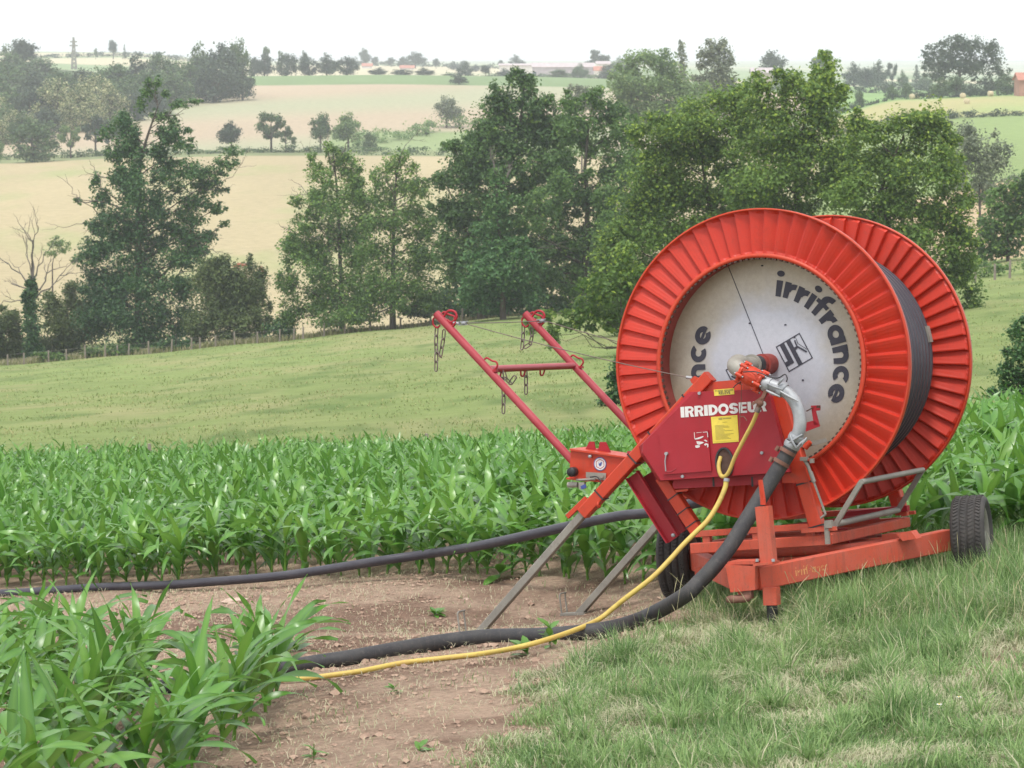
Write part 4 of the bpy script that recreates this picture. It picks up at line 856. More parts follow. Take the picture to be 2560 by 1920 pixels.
def limb(mb,p0,p1,r0,r1,rng,sag=.12,n=5,wob=.05,sides=6):
    p0=np.array(p0,float);p1=np.array(p1,float);L_=np.linalg.norm(p1-p0); pts=[];rs=[]
    for i in range(n+1):
        t=i/n; p=p0+(p1-p0)*t; p=p+np.array([0,0,1])*(-sag*L_*t*(1-t)*2)+rng.normal(0,wob*L_,3)*(0<i<n); pts.append(p); rs.append(r0*(1-t)+r1*t)
    mb.tube(pts,rs,sides,cap=False); return pts
def fork(mb,p,dirn,L_,r,rng,depth,spread=.6):
    """bare twigs"""
    dirn=np.array(dirn,float);dirn/=np.linalg.norm(dirn); q=p+dirn*L_; mid=limb(mb,p,q,r,r*.55,rng,sag=rng.uniform(-.08,.08),n=4,wob=.05,sides=5)
    if depth>0:
        for k in range(rng.integers(2,4)):
            nd=dirn+rng.normal(0,spread,3); st=mid[rng.integers(2,5)]; fork(mb,np.array(st),nd,L_*rng.uniform(.45,.75),r*.5,rng,depth-1,spread)
def tree(name,label,cat,d,base,trunk,blobs,leaf,size,dens=3.2,tr=.35,seed=1,group=None,limbs=True,dead=(),alt=.12,clump=9,tint0=0.0,sink=.3,shrink=.93,mirror_depth=.9,trunkmat='bark',flat=.35,bare=()):
    """base (px,py) of the trunk; trunk = photo points up the stem; blobs (px,py,rx,ry[,alt]) in photo pixels, set at distance d"""
    rng=np.random.default_rng(seed); B=at(base[0],base[1],d); B[2]=gz(B[0],B[1])-sink; k=d/F
    root=empty(name,B,label,cat,group)
    C=[];R=[];AL=[]
    for bl in blobs:
        px,py,rx,ry=bl[:4]; P=at(px,py,d); dz=rng.uniform(-.55,.55)*rx*k*mirror_depth; C.append(P+np.array([dz*P[0]/d,dz,0])); R.append([rx*k*shrink*1.12,min(rx,ry*1.3)*k*1.1,ry*k*shrink*1.12]); AL.append(bl[4] if len(bl)>4 else alt)
    C=np.array(C);R=np.array(R); nb=len(C); ns_=2 if limbs else 1        # smaller sprays round each mass break up the outline
    sd_=rng.normal(size=(nb*ns_,3)); sd_/=np.linalg.norm(sd_,axis=1,keepdims=True); sd_[:,1]*=.6; pi_=np.repeat(np.arange(nb),ns_); sf=rng.uniform(.22,.45,nb*ns_)
    C=np.vstack([C,C[pi_]+sd_*R[pi_]*rng.uniform(.85,1.25,nb*ns_)[:,None]]); R=np.vstack([R,R[pi_]*sf[:,None]]); AL=list(AL)+[AL[k_] for k_ in pi_]
    area=R[:,0]*R[:,2]*math.pi; n=np.maximum(12,(area*dens*2.15/(size*size*.42))).astype(int)
    V,Fq,ti,al=leafcloud(C,R,n,size,rng,clump=clump,ctint=rng.normal(tint0,.17,len(C)),alt_p=AL,flat=flat)
    V-=B; me=npmesh('crown',V,Fq,MT[leaf],{'tint':ti,'alt':al}); link('crown',me,root)
    mb=MB(); tp=[B]+[at(px,py,d) for px,py in trunk]; n_=len(tp); 
    mb.tube([p-B for p in tp],[tr*.55*(1-.85*i/(n_-1))*(1.25 if i==0 else 1) for i in range(n_)],9,cap=False)
    if limbs:
        T=np.array(tp)
        for c,r in zip(C[:nb],R[:nb]):
            # join to the stem well below the blob
            zt=c[2]-max(.5,abs(c[0]-np.interp(c[2],T[:,2],T[:,0])))*.75; zt=min(max(zt,T[0,2]+(T[-1,2]-T[0,2])*.15),T[-1,2]); s=np.array([np.interp(zt,T[:,2],T[:,j]) for j in range(3)])
            f=(zt-T[0,2])/(T[-1,2]-T[0,2]+1e-6); r0=tr*(1-.75*f)*.22
            pts=limb(mb,s-B,c-B,r0,r0*.25,rng,sag=.06,wob=.03)
            for _ in range(3):
                q=pts[rng.integers(2,6)]; dd=rng.normal(size=3); dd[2]=abs(dd[2])*.6; dd/=np.linalg.norm(dd); limb(mb,q,np.array(q)+dd*r*.9,r0*.3,r0*.08,rng,wob=.06,n=3,sides=4)
    mb.build('trunk',MT[trunkmat],root)
    if dead or bare:
        for (p0,p1,r,dep) in dead:
            mb=MB(); a_=at(*p0,d)-B;b_=at(*p1,d)-B; fork(mb,a_,b_-a_,np.linalg.norm(b_-a_)*.7,r,rng,dep,.45); mb.build('dead_branch',MT['deadwood'],root)
    return root
# big trees of the stream valley -------------------------------------------------
tree('ivy_clad_oak','tall narrow oak wrapped in dark ivy with a sparse ragged top','tree',300,(345,893),[(345,780),(346,640),(345,520),(350,400),(372,330),(395,265)],
 [(345,845,95,70),(345,760,105,75),(342,660,88,80),(338,560,72,75),(335,470,62,70),(330,390,50,62),(322,325,34,44),(262,720,70,52),(240,625,52,32,.4),(215,650,40,24,.4),(440,720,78,60),(442,640,58,46,.3),(250,800,70,70),(440,810,80,70),
 (476,545,50,30,.4),(520,470,44,26,.5),(560,412,34,24,.5),(583,378,26,18,.5),(540,520,28,18,.5),(425,440,50,40,.3),(462,365,34,22,.4),(415,350,46,30,.3),(300,450,46,34,.3),(268,330,28,20,.5),(300,300,30,22,.5),(252,500,30,34),(238,455,18,32),(290,600,50,40),(400,520,52,48),(195,500,16,9,.6),(232,565,22,18,.4),
 (450,262,28,13,.7),(486,254,20,10,.7),(372,232,26,20,.7),(392,205,16,16,.7),(400,290,28,18,.6),(350,265,20,18,.7),(430,300,18,10,.7),(370,205,12,14,.7),(410,235,16,12,.7),(520,590,30,20),(500,640,40,30),(560,560,16,10,.5),(490,500,52,40,.2),(480,425,52,36,.3),(450,585,60,50,.1),(490,610,50,38,.1),(270,560,40,50,.1),(245,700,56,44,.1),(425,325,44,30,.3),(400,400,40,50,.2),(290,380,30,40,.2),(530,440,36,24,.4)],
 'ivy_leaf',.31,dens=2.5,tr=.8,seed=3,shrink=.84,clump=12,dead=[((300,520),(150,495),.10,2),((280,560),(170,560),.08,2),((300,450),(215,440),.08,2),((420,480),(590,470),.09,2),((420,600),(540,625),.08,2),((380,300),(450,270),.1,2),((395,265),(385,205),.08,2),((350,640),(355,700),.12,1),((440,690),(560,640),.07,2)])
tree('dead_tree','bare dead tree with an ivy covered stem at the far left of the fence','tree',296,(80,908),[(80,840),(80,760),(80,700),(80,660),(82,600)],
 [(82,880,24,34),(80,830,24,36),(80,780,22,36),(79,735,18,32),(79,705,13,20)],'ivy_leaf',.32,dens=5,tr=.45,seed=5,limbs=False,shrink=1.0,mirror_depth=0,
 dead=[((82,690),(80,565),.13,3),((85,700),(120,610),.09,3),((78,710),(0,640),.10,3),((78,730),(5,700),.09,3),((88,730),(150,650),.10,3),((90,745),(175,665),.09,3),((75,745),(-20,755),.08,3),((85,700),(60,600),.08,3)])
tree('small_tree','small thin pale tree alone on the tan field behind the dead tree','tree',400,(130,690),[(131,660),(138,630)],[(140,612,26,20),(128,630,18,12),(160,622,16,14)],'pale_leaf',.4,dens=1.6,tr=.25,seed=6)
def bush(px,py,blobs,d,leaf,seed,label,name='bush',cat='bush',size=.30,group=None,dens=3.2,**k):
    return tree(name,label,cat,d,(px,py),[(px,py-20),(px,py-60)],blobs,leaf,size,dens=dens,tr=.12,seed=seed,group=group,sink=.2,**k)
bush(25,905,[(20,830,52,56),(10,880,50,40),(60,870,40,40),(-40,850,50,60),(30,790,34,26)],300,'olive_leaf',11,'olive green bush at the left edge behind the dead tree')
bush(160,895,[(150,800,52,60),(195,760,48,46),(150,860,60,45),(215,830,60,60),(120,760,30,34),(180,720,30,22)],303,'olive_leaf',12,'yellowish olive bush between the dead tree and the ivy clad oak')
bush(570,858,[(560,730,80,70),(610,760,62,90),(520,700,52,50),(520,800,60,60),(600,820,62,45),(560,670,40,28),(640,720,34,60),(650,800,30,50)],292,'olive_leaf',13,'rounded olive green willow bush right of the ivy clad oak')
for i,(px,py,w,h) in enumerate([(300,885,40,16),(440,880,50,22),(130,905,40,16),(700,842,34,26),(230,890,24,14),(660,850,16,9)]):
    bush(px,py,[(px,py-h*.6,w,h),(px+w*.6,py-h*.4,w*.6,h*.7)],286,'ivy_leaf' if i%2 else 'oak_leaf',20+i,['low dark scrub just right of the ivy clad oak trunk at the fence','wide low scrub below the olive willow bush at the fence','low scrub between the dead tree and the ivy clad oak at the fence','taller dark scrub left of the bare twiggy oak at the fence','small scrub left of the ivy clad oak foot at the fence','tiny scrub patch right of the olive willow bush at the fence'][i],'bush','bush',.3,'scrub bushes along the fence')
tree('oak','grey green oak with a bare twiggy crown, left of the middle pair','tree',286,(855,828),[(853,760),(850,640),(846,520),(838,430),(832,370)],
 [(790,750,88,62),(770,660,62,48),(735,610,34,28,.3),(860,700,90,80),(845,600,76,60),(760,570,44,28,.3),(830,510,60,50,.3),(800,440,36,34,.5),(850,400,30,36,.5),(880,470,44,44,.3),(905,560,44,50),(725,790,36,42),(716,700,30,34),(745,500,24,12,.5),(765,545,30,14,.4),(895,640,40,50),(780,390,16,16,.6),(820,370,16,18,.6),(850,780,80,40),(795,500,46,44,.3),(880,420,36,34,.4),(900,500,40,40,.3),(760,620,60,40,.2)],
 'oak_leaf',.29,dens=1.9,tr=.5,seed=31,clump=12,alt=.2,tint0=.12,dead=[((840,480),(760,400),.10,3),((830,520),(745,470),.09,3),((835,430),(810,350),.08,3),((850,400),(870,345),.07,2),((780,600),(700,560),.06,2),((830,620),(790,660),.08,1)])
tree('alder','grey green tree with a straight bare lower trunk, right of the pair in the valley','tree',282,(982,815),[(981,740),(983,640),(985,540),(990,450),(1000,390)],
 [(985,700,70,70),(1040,640,60,52),(940,640,54,60),(975,560,60,50),(1030,540,54,50),(960,490,40,40,.3),(1010,460,46,36,.4),(985,410,32,28,.6),(1030,420,22,20,.6),(935,560,36,30,.3),(1070,580,34,34),(1045,720,55,50),(940,740,50,50),(1010,390,18,18,.6),(1075,760,50,44),(900,790,60,30),(950,440,32,30,.4),(1045,480,36,34,.4),(1060,640,44,40,.2)],
 'oak_leaf',.29,dens=1.7,tr=.55,seed=32,clump=12,alt=.25,tint0=.1,dead=[((985,520),(960,400),.09,3),((990,450),(1010,350),.08,3),((990,500),(1080,440),.08,3),((980,560),(930,520),.06,2)])
bush(1110,800,[(1090,760,50,36),(1150,765,60,36),(1210,760,60,36),(1030,780,40,24)],285,'ivy_leaf',41,'dark undergrowth bush below the big dark oak',dens=3.8)
tree('dark_oak','largest dark green oak with a broad layered crown in the middle of the valley','tree',275,(1205,800),[(1205,700),(1215,600),(1240,480),(1280,380),(1305,280),(1310,215)],
 [(1312,215,36,38),(1245,235,30,34),(1255,285,72,44),(1340,270,52,40),(1300,330,90,50),(1220,350,80,46),(1170,390,66,42),(1380,330,60,44),(1405,300,36,26),(1130,365,26,16),(1150,440,56,34),(1250,425,92,48),(1330,410,80,46),(1100,455,30,22),(1190,500,70,40),(1150,560,58,52),(1110,520,32,34),(1140,640,52,62),(1170,710,60,60),(1230,560,60,50),(1110,600,22,22),(1400,385,48,40),(1370,450,50,34),(1300,490,60,36),(1200,650,60,60),(1420,340,22,18)],
 'oak_leaf',.34,dens=3.6,tr=.85,seed=33,clump=10,alt=.05,tint0=-.2)
tree('twin_oak','dark oak with forked open branches right of the largest oak','tree',268,(1465,800),[(1462,700),(1466,590),(1470,500),(1462,420),(1470,330),(1482,260)],
 [(1485,245,34,28),(1430,262,30,30),(1460,310,60,34),(1530,275,44,34),(1550,320,50,40),(1420,330,38,34),(1500,380,50,36),(1400,400,36,28),(1430,470,66,44),(1380,540,66,44),(1490,500,60,50),(1400,620,74,50),(1480,600,70,56),(1370,700,60,50),(1450,700,74,56),(1540,420,50,60),(1330,620,46,36),(1320,560,30,24),(1520,560,50,60),(1530,660,50,60),(1550,760,60,50)],
 'oak_leaf',.34,dens=2.9,tr=.7,seed=34,clump=10,alt=.1,tint0=-.02)
tree('spire_tree','bright green cone shaped tree with dead white tips in front of the dark oak','tree',262,(1258,790),[(1256,720),(1250,620),(1244,520),(1240,450),(1238,425)],
 [(1240,458,20,34,.7),(1244,505,30,34,.5),(1250,560,46,40,.4),(1238,612,70,42,.2),(1270,640,70,42,.2),(1230,680,80,42,.1),(1290,690,70,44,.1),(1210,730,66,38,.1),(1260,755,90,36,.1),(1320,745,50,36,.1),(1200,575,26,20,.3),(1290,500,16,18,.6),(1180,640,30,18,.2)],
 'ivy_leaf',.32,dens=3.4,tr=.5,seed=35,clump=9,tint0=.55,dead=[((1244,450),(1220,370),.10,2),((1248,470),(1295,395),.10,2),((1250,520),(1248,400),.08,1),((1290,600),(1380,560),.06,2),((1290,640),(1400,610),.06,2),((1240,700),(1330,620),.06,2)])
for i,(px,py,bl,d_,lf,lab) in enumerate([
 (1400,800,[(1360,640,60,60),(1320,690,50,60),(1480,650,60,60),(1400,770,80,40),(1330,760,50,40),(1460,740,60,50),(1420,690,60,40)],278,'ivy_leaf','dark undergrowth bush under the twin oak behind the lifting arms'),
 (1700,790,[(1650,740,90,70),(1740,720,90,80),(1600,770,70,50),(1700,660,80,60)],240,'oak_leaf','dark bush mass filling the valley behind the left of the drum'),
 (1950,780,[(1880,700,100,80),(1980,690,100,90),(1920,620,110,60),(2050,640,90,80)],236,'oak_leaf','dark bush mass filling the valley behind the middle of the drum'),
 (2250,760,[(2150,680,100,80),(2260,690,100,80),(2350,720,70,60),(2200,610,100,60)],230,'oak_leaf','dark bush mass filling the valley behind the right of the drum'),
 (1580,640,[(1350,520,50,50),(1400,470,40,50),(1560,480,60,70),(1600,560,70,60),(1540,600,60,60),(1640,520,60,60),(1580,410,50,40)],262,'oak_leaf','grey green tree filling the gap between twin oak and bright green trees')]):
    bush(px,py,bl,d_,lf,90+i,lab,dens=2.2)
# the broad pale green trees behind the reel
tree('walnut_tree','broad bright green tree rising behind the left of the drum','tree',190,(1800,800),[(1800,650),(1790,560),(1770,500),(1760,430),(1750,370)],
 [(1750,310,110,62,.3),(1830,255,70,50,.35),(1660,370,86,56,.3),(1640,440,80,56,.25),(1780,400,120,66,.2),(1600,500,66,50,.25),(1700,480,110,60,.15),(1820,500,90,60,.12),(1560,580,70,56,.25),(1640,580,90,60,.12),(1760,580,90,56,.1),(1530,660,60,52,.3),(1600,680,80,60,.15),(1510,740,56,46,.2),(1560,780,60,60,.1),(1700,660,80,60,.08),(1600,330,40,30,.3),(1860,320,70,60,.3),(1880,560,80,60,.1),(1650,760,80,70,.05)],
 'walnut_leaf',.25,dens=3.0,tr=.6,seed=36,clump=13,tint0=-.05)
tree('walnut_tree','tallest bright green tree, its rounded top above the middle of the drum','tree',182,(2020,800),[(2018,650),(1995,540),(1990,450),(2000,360),(2020,260)],
 [(1985,225,58,52,.35),(2062,180,46,42,.4),(2050,250,70,50,.35),(1920,280,66,50,.35),(1990,310,90,56,.25),(2080,310,70,50,.3),(1920,370,100,58,.2),(2040,390,110,60,.2),(1950,450,120,56,.12),(2080,470,90,56,.12),(1880,470,80,50,.12),(2000,540,120,56,.08),(2120,400,50,40,.25),(1900,215,40,34,.35),(2100,240,24,26,.4)],
 'walnut_leaf',.25,dens=2.9,tr=.55,seed=37,clump=13,tint0=0.0,limbs=True)
tree('walnut_tree','broad bright green tree above the right of the drum','tree',176,(2240,820),[(2235,680),(2215,560),(2200,480),(2230,400),(2260,340)],
 [(2180,330,60,42,.35),(2250,300,50,36,.35),(2330,290,40,46,.4),(2310,350,70,50,.35),(2200,400,90,52,.25),(2290,430,90,52,.25),(2370,430,56,50,.35),(2160,480,90,52,.15),(2260,520,100,56,.12),(2360,520,76,56,.25),(2400,590,52,50,.25),(2300,610,96,60,.12),(2180,580,80,54,.1),(2410,680,46,60,.12),(2340,700,70,60,.1),(2430,760,34,52,.1),(2140,300,28,24,.35),(2380,350,24,22,.4),(2240,700,80,60,.05),(2415,500,28,30,.3)],
 'walnut_leaf',.25,dens=2.9,tr=.55,seed=38,clump=13,tint0=.0)
tree('young_tree','young yellow green tree with thin stems left of the drum above the maize','tree',150,(1560,905),[(1560,860),(1555,800),(1550,720),(1548,660)],
 [(1555,640,44,34,.35),(1560,690,60,40,.2),(1500,720,50,34,.15),(1600,740,60,40,.1),(1470,770,46,30,.1),(1430,800,40,26,.1),(1380,840,22,34,.1),(1330,820,22,16,.1),(1520,790,60,36,.08),(1600,820,50,46,.05),(1360,790,30,18,.1)],
 'walnut_leaf',.26,dens=2.6,tr=.16,seed=39,clump=11,tint0=-.12)
tree('bush','dark conifer like bush on the meadow between the lifting arm and the drum','bush',96,(1530,1085),[(1530,1040),(1532,980)],
 [(1535,1050,48,34),(1545,1000,42,40),(1540,940,30,40),(1575,960,40,60),(1505,1070,30,22),(1560,1060,60,40),(1520,1000,26,18),(1590,1040,50,50)],'ivy_leaf',.14,dens=3.4,tr=.1,seed=40,clump=10,tint0=-.1)
tree('bush','dark leafy bush at the right edge above the maize','bush',88,(2545,1035),[(2545,980),(2550,900)],
 [(2540,830,28,28),(2560,880,44,42),(2520,940,46,26),(2560,960,56,44),(2500,985,40,22),(2540,1010,60,30),(2600,900,50,90),(2575,800,30,30)],'ivy_leaf',.13,dens=3.0,tr=.08,seed=42,clump=9,tint0=.2)
tree('tree','dark green tree at the right edge beside the grey willow','tree',260,(2520,640),[(2520,590),(2515,540)],
 [(2500,500,44,40),(2545,470,40,50,.3),(2480,560,44,40),(2530,560,50,50),(2470,620,46,30),(2580,520,50,80),(2500,610,60,34)],'oak_leaf',.4,dens=3,tr=.3,seed=43,clump=9)
tree('willow','pale grey feathery willow between the bright green tree and the right edge','tree',330,(2450,560),[(2450,500),(2448,440),(2440,380)],
 [(2440,370,60,44),(2410,330,40,30),(2470,430,60,50),(2400,420,40,50),(2500,380,40,40),(2450,480,50,30)],'willow_leaf',.4,dens=1.5,tr=.35,seed=44,clump=14)
tree('poplar','tall feathery pale poplar on the skyline above the drum trees','tree',620,(1790,300),[(1792,240),(1795,180),(1798,130)],
 [(1790,118,34,30),(1808,150,32,40),(1775,160,34,40),(1800,200,44,44),(1770,220,40,40),(1820,230,30,40),(1790,265,50,40)],'willow_leaf',.7,dens=2.2,tr=.6,seed=45,clump=9)
tree('poplar','slim small poplar top just left of the tall poplar','tree',640,(1705,300),[(1705,200),(1705,130)],[(1705,118,10,16),(1704,140,12,18),(1706,170,16,26),(1706,210,18,34)],'willow_leaf',.7,dens=2.2,tr=.3,seed=46,clump=6)
tree('lime_tree','pale bright green rounded tree mass behind the dark oaks','tree',560,(1630,330),[(1630,270),(1625,200)],
 [(1610,150,50,30),(1565,180,34,30),(1660,160,44,34),(1600,200,76,44),(1680,205,50,44),(1570,240,50,40),(1650,260,90,50),(1720,240,44,44),(1590,290,60,40),(1700,300,60,40)],'pale_leaf',.62,dens=2.8,tr=.6,seed=47,clump=10)
tree('tree','pale blue grey round tree between the dark oak tops','tree',600,(1455,262),[(1455,250),(1455,235)],[(1440,232,30,20),(1470,240,34,22),(1450,262,46,24)],'willow_leaf',.7,dens=3,tr=.3,seed=48)
# ---------------------------------------------------------------- distant trees, hedges, farm
LM('far_leaf',(.042,.092,.032),(.11,.185,.055),(.17,.2,.09),rough=.7,trans=.15)
LM('far_dark_leaf',(.032,.06,.038),(.075,.11,.055),(.1,.13,.07),rough=.7,trans=.1)
def proto_crown(kind,seed,leaf,n=900,size=.085):
    """a unit tree: height 1, width about 1; trunk from z=0"""
    rng=np.random.default_rng(seed); C=[];R=[]
    if kind=='round':
        for _ in range(9): a_=rng.uniform(0,6.28); r=rng.uniform(.05,.26); z=rng.uniform(.42,.8); C.append([r*math.cos(a_)*1.1,r*math.sin(a_),z]); s=rng.uniform(.16,.25); R.append([s,s,s*.8])
        C.append([0,0,.8]);R.append([.22,.22,.18]);C.append([0,0,.45]);R.append([.36,.36,.22])
    elif kind=='bushy':
        for _ in range(11): a_=rng.uniform(0,6.28); r=rng.uniform(.1,.3); z=rng.uniform(.12,.75); C.append([r*math.cos(a_)*1.2,r*math.sin(a_),z]); s=rng.uniform(.18,.27); R.append([s,s,s*.85])
        C.append([0,0,.2]);R.append([.45,.45,.22]);C.append([0,0,.78]);R.append([.22,.22,.2])
    elif kind=='cone':
        for z in np.linspace(.12,.92,7): s=.42*(1-z)+.05; C.append([0,0,z]);R.append([s,s,.12])
    elif kind=='open':
        for _ in range(12): a_=rng.uniform(0,6.28); r=rng.uniform(.1,.34); z=rng.uniform(.3,.88); C.append([r*math.cos(a_)*1.15,r*math.sin(a_),z]); s=rng.uniform(.10,.17); R.append([s,s,s*.8])
    C=np.array(C);R=np.array(R); w=R[:,0]*R[:,2]; nn=np.maximum(6,(n*w/w.sum())).astype(int)
    V,Fq,ti,al=leafcloud(C,R,nn,size,rng,clump=7,alt_p=.5 if 'chestnut' in leaf else .14)
    me=npmesh('crown',V,Fq,MT[leaf],{'tint':ti,'alt':al})
    mb=MB(); mb.tube([(0,0,-.06),(0,0,.3),(.01,0,.7)],[.035,.026,.01],6,cap=False)
    for c in C[::2]: mb.tube([(0,0,.28),tuple(c*.6+np.array([0,0,.1])),tuple(c)],[.014,.010,.004],4,cap=False)
    tm=D.meshes.new('trunk'); tm.from_pydata(mb.V,[],mb.F); tm.materials.append(MT['bark']); return me,tm
PR={}
def protos(kd,lf):
    if (kd,lf) not in PR: PR[(kd,lf)]=[proto_crown(kd,s_,lf,4200 if kd!='cone' else 1800,.055) for s_ in (1,2)]
    return PR[(kd,lf)]
fi=0
ORD=['first','second','third','fourth','fifth','sixth','seventh','eighth','ninth','tenth','eleventh','twelfth','thirteenth','fourteenth','fifteenth','sixteenth','seventeenth','eighteenth','nineteenth','twentieth','twenty first','twenty second']
def fartree(px,top,w,d,kind='round',leaf='far_leaf',label=None,group=None,name='tree',base=None):
    global fi; fi+=1; B=gp(px,d); 
    if base is not None: B=at(px,base,d)
    pb=pix(B)[1]; h=max(1.0,(pb-top)*d/F*1.0); wd=w*d/F
    root=empty(name,B,label,'bush' if name=='bush' else 'tree',group); cm,tm=protos(kind,leaf)[fi%2]
    kx=wd/.92
    a_=fi*1.7
    for me,nm in ((cm,'crown'),(tm,'trunk')):
        o=link(nm,me,root); o.scale=(kx,kx,h/1.0); o.rotation_euler=(0,0,a_)
    return root
G1='trees of the wood on the left hillside'
L1='hazy blue green tree of the dense wood on the left hillside'; L1c='tree with creamy yellow chestnut blossom at the foot of the left hillside wood'
# left wood, back to front
for (px,top,w,d,kd,lf) in [(70,92,60,1250,'round','far_dark_leaf'),(25,112,70,1150,'bushy','far_leaf'),(100,140,80,1150,'bushy','far_leaf'),(-40,110,80,1150,'bushy','far_leaf'),
 (445,150,60,1060,'bushy','far_leaf'),(500,105,70,1020,'bushy','far_leaf'),(560,100,80,1000,'bushy','far_leaf'),(600,92,54,1010,'round','far_leaf'),(400,125,70,1030,'bushy','far_leaf'),(345,132,70,1020,'bushy','far_leaf'),(300,150,70,1000,'round','far_leaf'),(255,165,60,980,'bushy','far_leaf'),(210,165,60,990,'bushy','far_leaf'),(160,170,80,980,'round','far_leaf'),
 (20,150,100,1000,'bushy','far_leaf'),(90,170,90,960,'bushy','far_leaf'),(-50,150,100,1000,'bushy','far_leaf'),(480,150,70,980,'bushy','far_leaf'),(540,140,76,975,'bushy','far_leaf'),(430,170,70,960,'bushy','far_leaf'),(370,170,76,950,'bushy','far_leaf'),(610,150,50,985,'bushy','far_dark_leaf'),
 (320,190,70,930,'bushy','far_leaf'),(20,205,90,900,'bushy','far_leaf'),(80,215,80,890,'bushy','far_leaf'),(-50,210,100,900,'bushy','far_leaf'),(130,210,70,900,'bushy','far_leaf'),(380,200,60,915,'bushy','far_leaf'),(340,225,50,890,'bushy','far_dark_leaf'),(25,255,70,860,'bushy','far_leaf'),(120,262,60,850,'bushy','far_leaf'),(60,275,60,840,'bushy','far_leaf')]:
    fartree(px,top,w*1.5,d,kd,'far_dark_leaf' if fi%3==0 else lf,L1,G1)
for n_o,(px,top,w,d) in enumerate(sorted([(150,188,84,890),(200,205,84,880),(245,180,80,900),(280,200,70,885),(235,235,70,860),(10,235,70,870),(35,270,60,845),(95,255,60,860),(180,240,60,865),(0,290,60,835)])):
    fartree(px,top,w*1.25,d,'bushy','chestnut_leaf',ORD[n_o]+' creamy blossoming tree from the left at the foot of the hillside wood','blossoming chestnuts of the left hillside wood')
# hedgerow trees above the tan field
HG=780
fartree(85,295,128,750,'bushy','far_leaf','large rounded grey green bush in the hedge at the left edge','hedgerow trees',name='bush')
fartree(-5,322,46,760,'bushy','pale_leaf','bright green bush cut off by the left edge of the hedge','hedgerow trees',name='bush')
fartree(180,305,66,770,'open','pale_leaf','thin pale tree right of the large hedge bush','hedgerow trees')
fartree(242,272,80,778,'open','far_dark_leaf','dark leaning hedge tree left of the ivy clad oak','hedgerow trees')
fartree(300,268,84,782,'round','far_leaf','rounded hedge tree close behind the ivy clad oak','hedgerow trees')
fartree(581,298,72,780,'round','far_dark_leaf','small round dark tree in the hedge, first right of the ivy clad oak','hedgerow trees')
fartree(680,272,88,780,'open','far_leaf','medium hedge tree with visible trunk, second right of the ivy clad oak','hedgerow trees')
fartree(716,305,46,779,'open','far_leaf','small tree touching the right of the medium hedge tree','hedgerow trees')
fartree(803,276,68,780,'round','far_leaf','rounded hedge tree above the bare twiggy oak','hedgerow trees')
fartree(872,276,84,782,'round','pale_leaf','pale rounded hedge tree right above the bare twiggy oak','hedgerow trees')
fartree(925,326,44,784,'bushy','far_leaf','low bush at the right end of the hedgerow trees','hedgerow trees',name='bush')
fartree(1117,236,84,860,'round','willow_leaf','lone round grey green tree on the pale wheat field','field trees')
fartree(1065,318,24,840,'bushy','far_leaf','tiny young tree on the wheat field left of the lone round tree','field trees')
fartree(1148,182,48,1110,'bushy','far_dark_leaf','small dark round tree at the top edge of the wheat field','field trees')
# tree line behind the wheat field and the skyline
SK='hazy trees on the far skyline'; LS='hazy blue grey tree on the distant plateau skyline'
LSN='dark tree of the line standing behind the wheat field crest'
for n_o,(px,top,w,d,kd,lf) in enumerate(sorted([(665,130,56,1290,'bushy','far_dark_leaf'),(720,130,66,1280,'bushy','far_dark_leaf'),(775,140,56,1290,'bushy','far_dark_leaf'),(820,132,60,1290,'bushy','far_dark_leaf'),(870,138,60,1300,'bushy','far_dark_leaf'),(640,140,40,1280,'bushy','far_dark_leaf'),
 (672,110,24,1400,'open','far_leaf'),(708,118,26,1400,'open','far_leaf'),(765,124,30,1400,'round','far_dark_leaf'),(950,168,50,1330,'bushy','far_dark_leaf'),(1010,172,60,1350,'bushy','far_dark_leaf'),(1060,168,50,1350,'bushy','far_dark_leaf'),(1165,155,44,1400,'bushy','far_dark_leaf'),(1215,160,34,1380,'round','far_dark_leaf'),(1260,170,46,1370,'bushy','far_dark_leaf'),(1395,172,54,1360,'bushy','far_leaf'),(1450,158,50,1370,'bushy','far_leaf'),(1520,160,56,1370,'bushy','far_dark_leaf'),(1120,185,40,1330,'bushy','far_leaf')])):
    fartree(px,top,w,d,kd,lf,ORD[n_o]+' tree from the left in the dark line behind the wheat field crest','tree line behind the wheat field')
for n_o,(px,top,w,d,kd,lf) in enumerate(sorted([(912,118,34,2300,'round','far_dark_leaf'),(940,140,26,2400,'round','far_dark_leaf'),(980,142,30,2300,'round','far_dark_leaf'),(1040,128,60,2200,'round','far_dark_leaf'),(1010,140,34,2300,'bushy','far_dark_leaf'),(1092,144,24,2200,'round','far_dark_leaf'),(1135,152,30,2100,'bushy','far_dark_leaf'),(1160,150,34,2100,'bushy','far_dark_leaf'),(1253,148,20,2200,'round','far_dark_leaf'),(1290,136,46,2150,'bushy','far_dark_leaf'),(1190,160,26,2000,'bushy','far_dark_leaf'),
 (1575,132,44,1900,'bushy','far_dark_leaf'),(1520,150,40,1800,'bushy','far_leaf'),(1545,140,36,1900,'bushy','far_leaf'),
 (2190,150,60,1300,'bushy','far_dark_leaf'),(2130,155,70,1320,'bushy','far_dark_leaf'),(2225,152,34,1320,'open','far_dark_leaf'),(2160,165,60,1280,'bushy','far_dark_leaf'),(2285,162,44,1400,'cone','far_dark_leaf'),(2310,180,40,1300,'bushy','far_leaf'),(2250,175,30,1300,'bushy','far_leaf')])):
    fartree(px,top,w,d,kd,lf,ORD[n_o]+' small tree from the left on the hazy plateau skyline',SK)
fartree(290,96,30,1900,'round','far_dark_leaf','round tree standing alone on the left skyline','skyline trees on the left')
fartree(318,110,14,1900,'cone','far_dark_leaf','tiny conical fir right of the lone left skyline tree','skyline trees on the left')
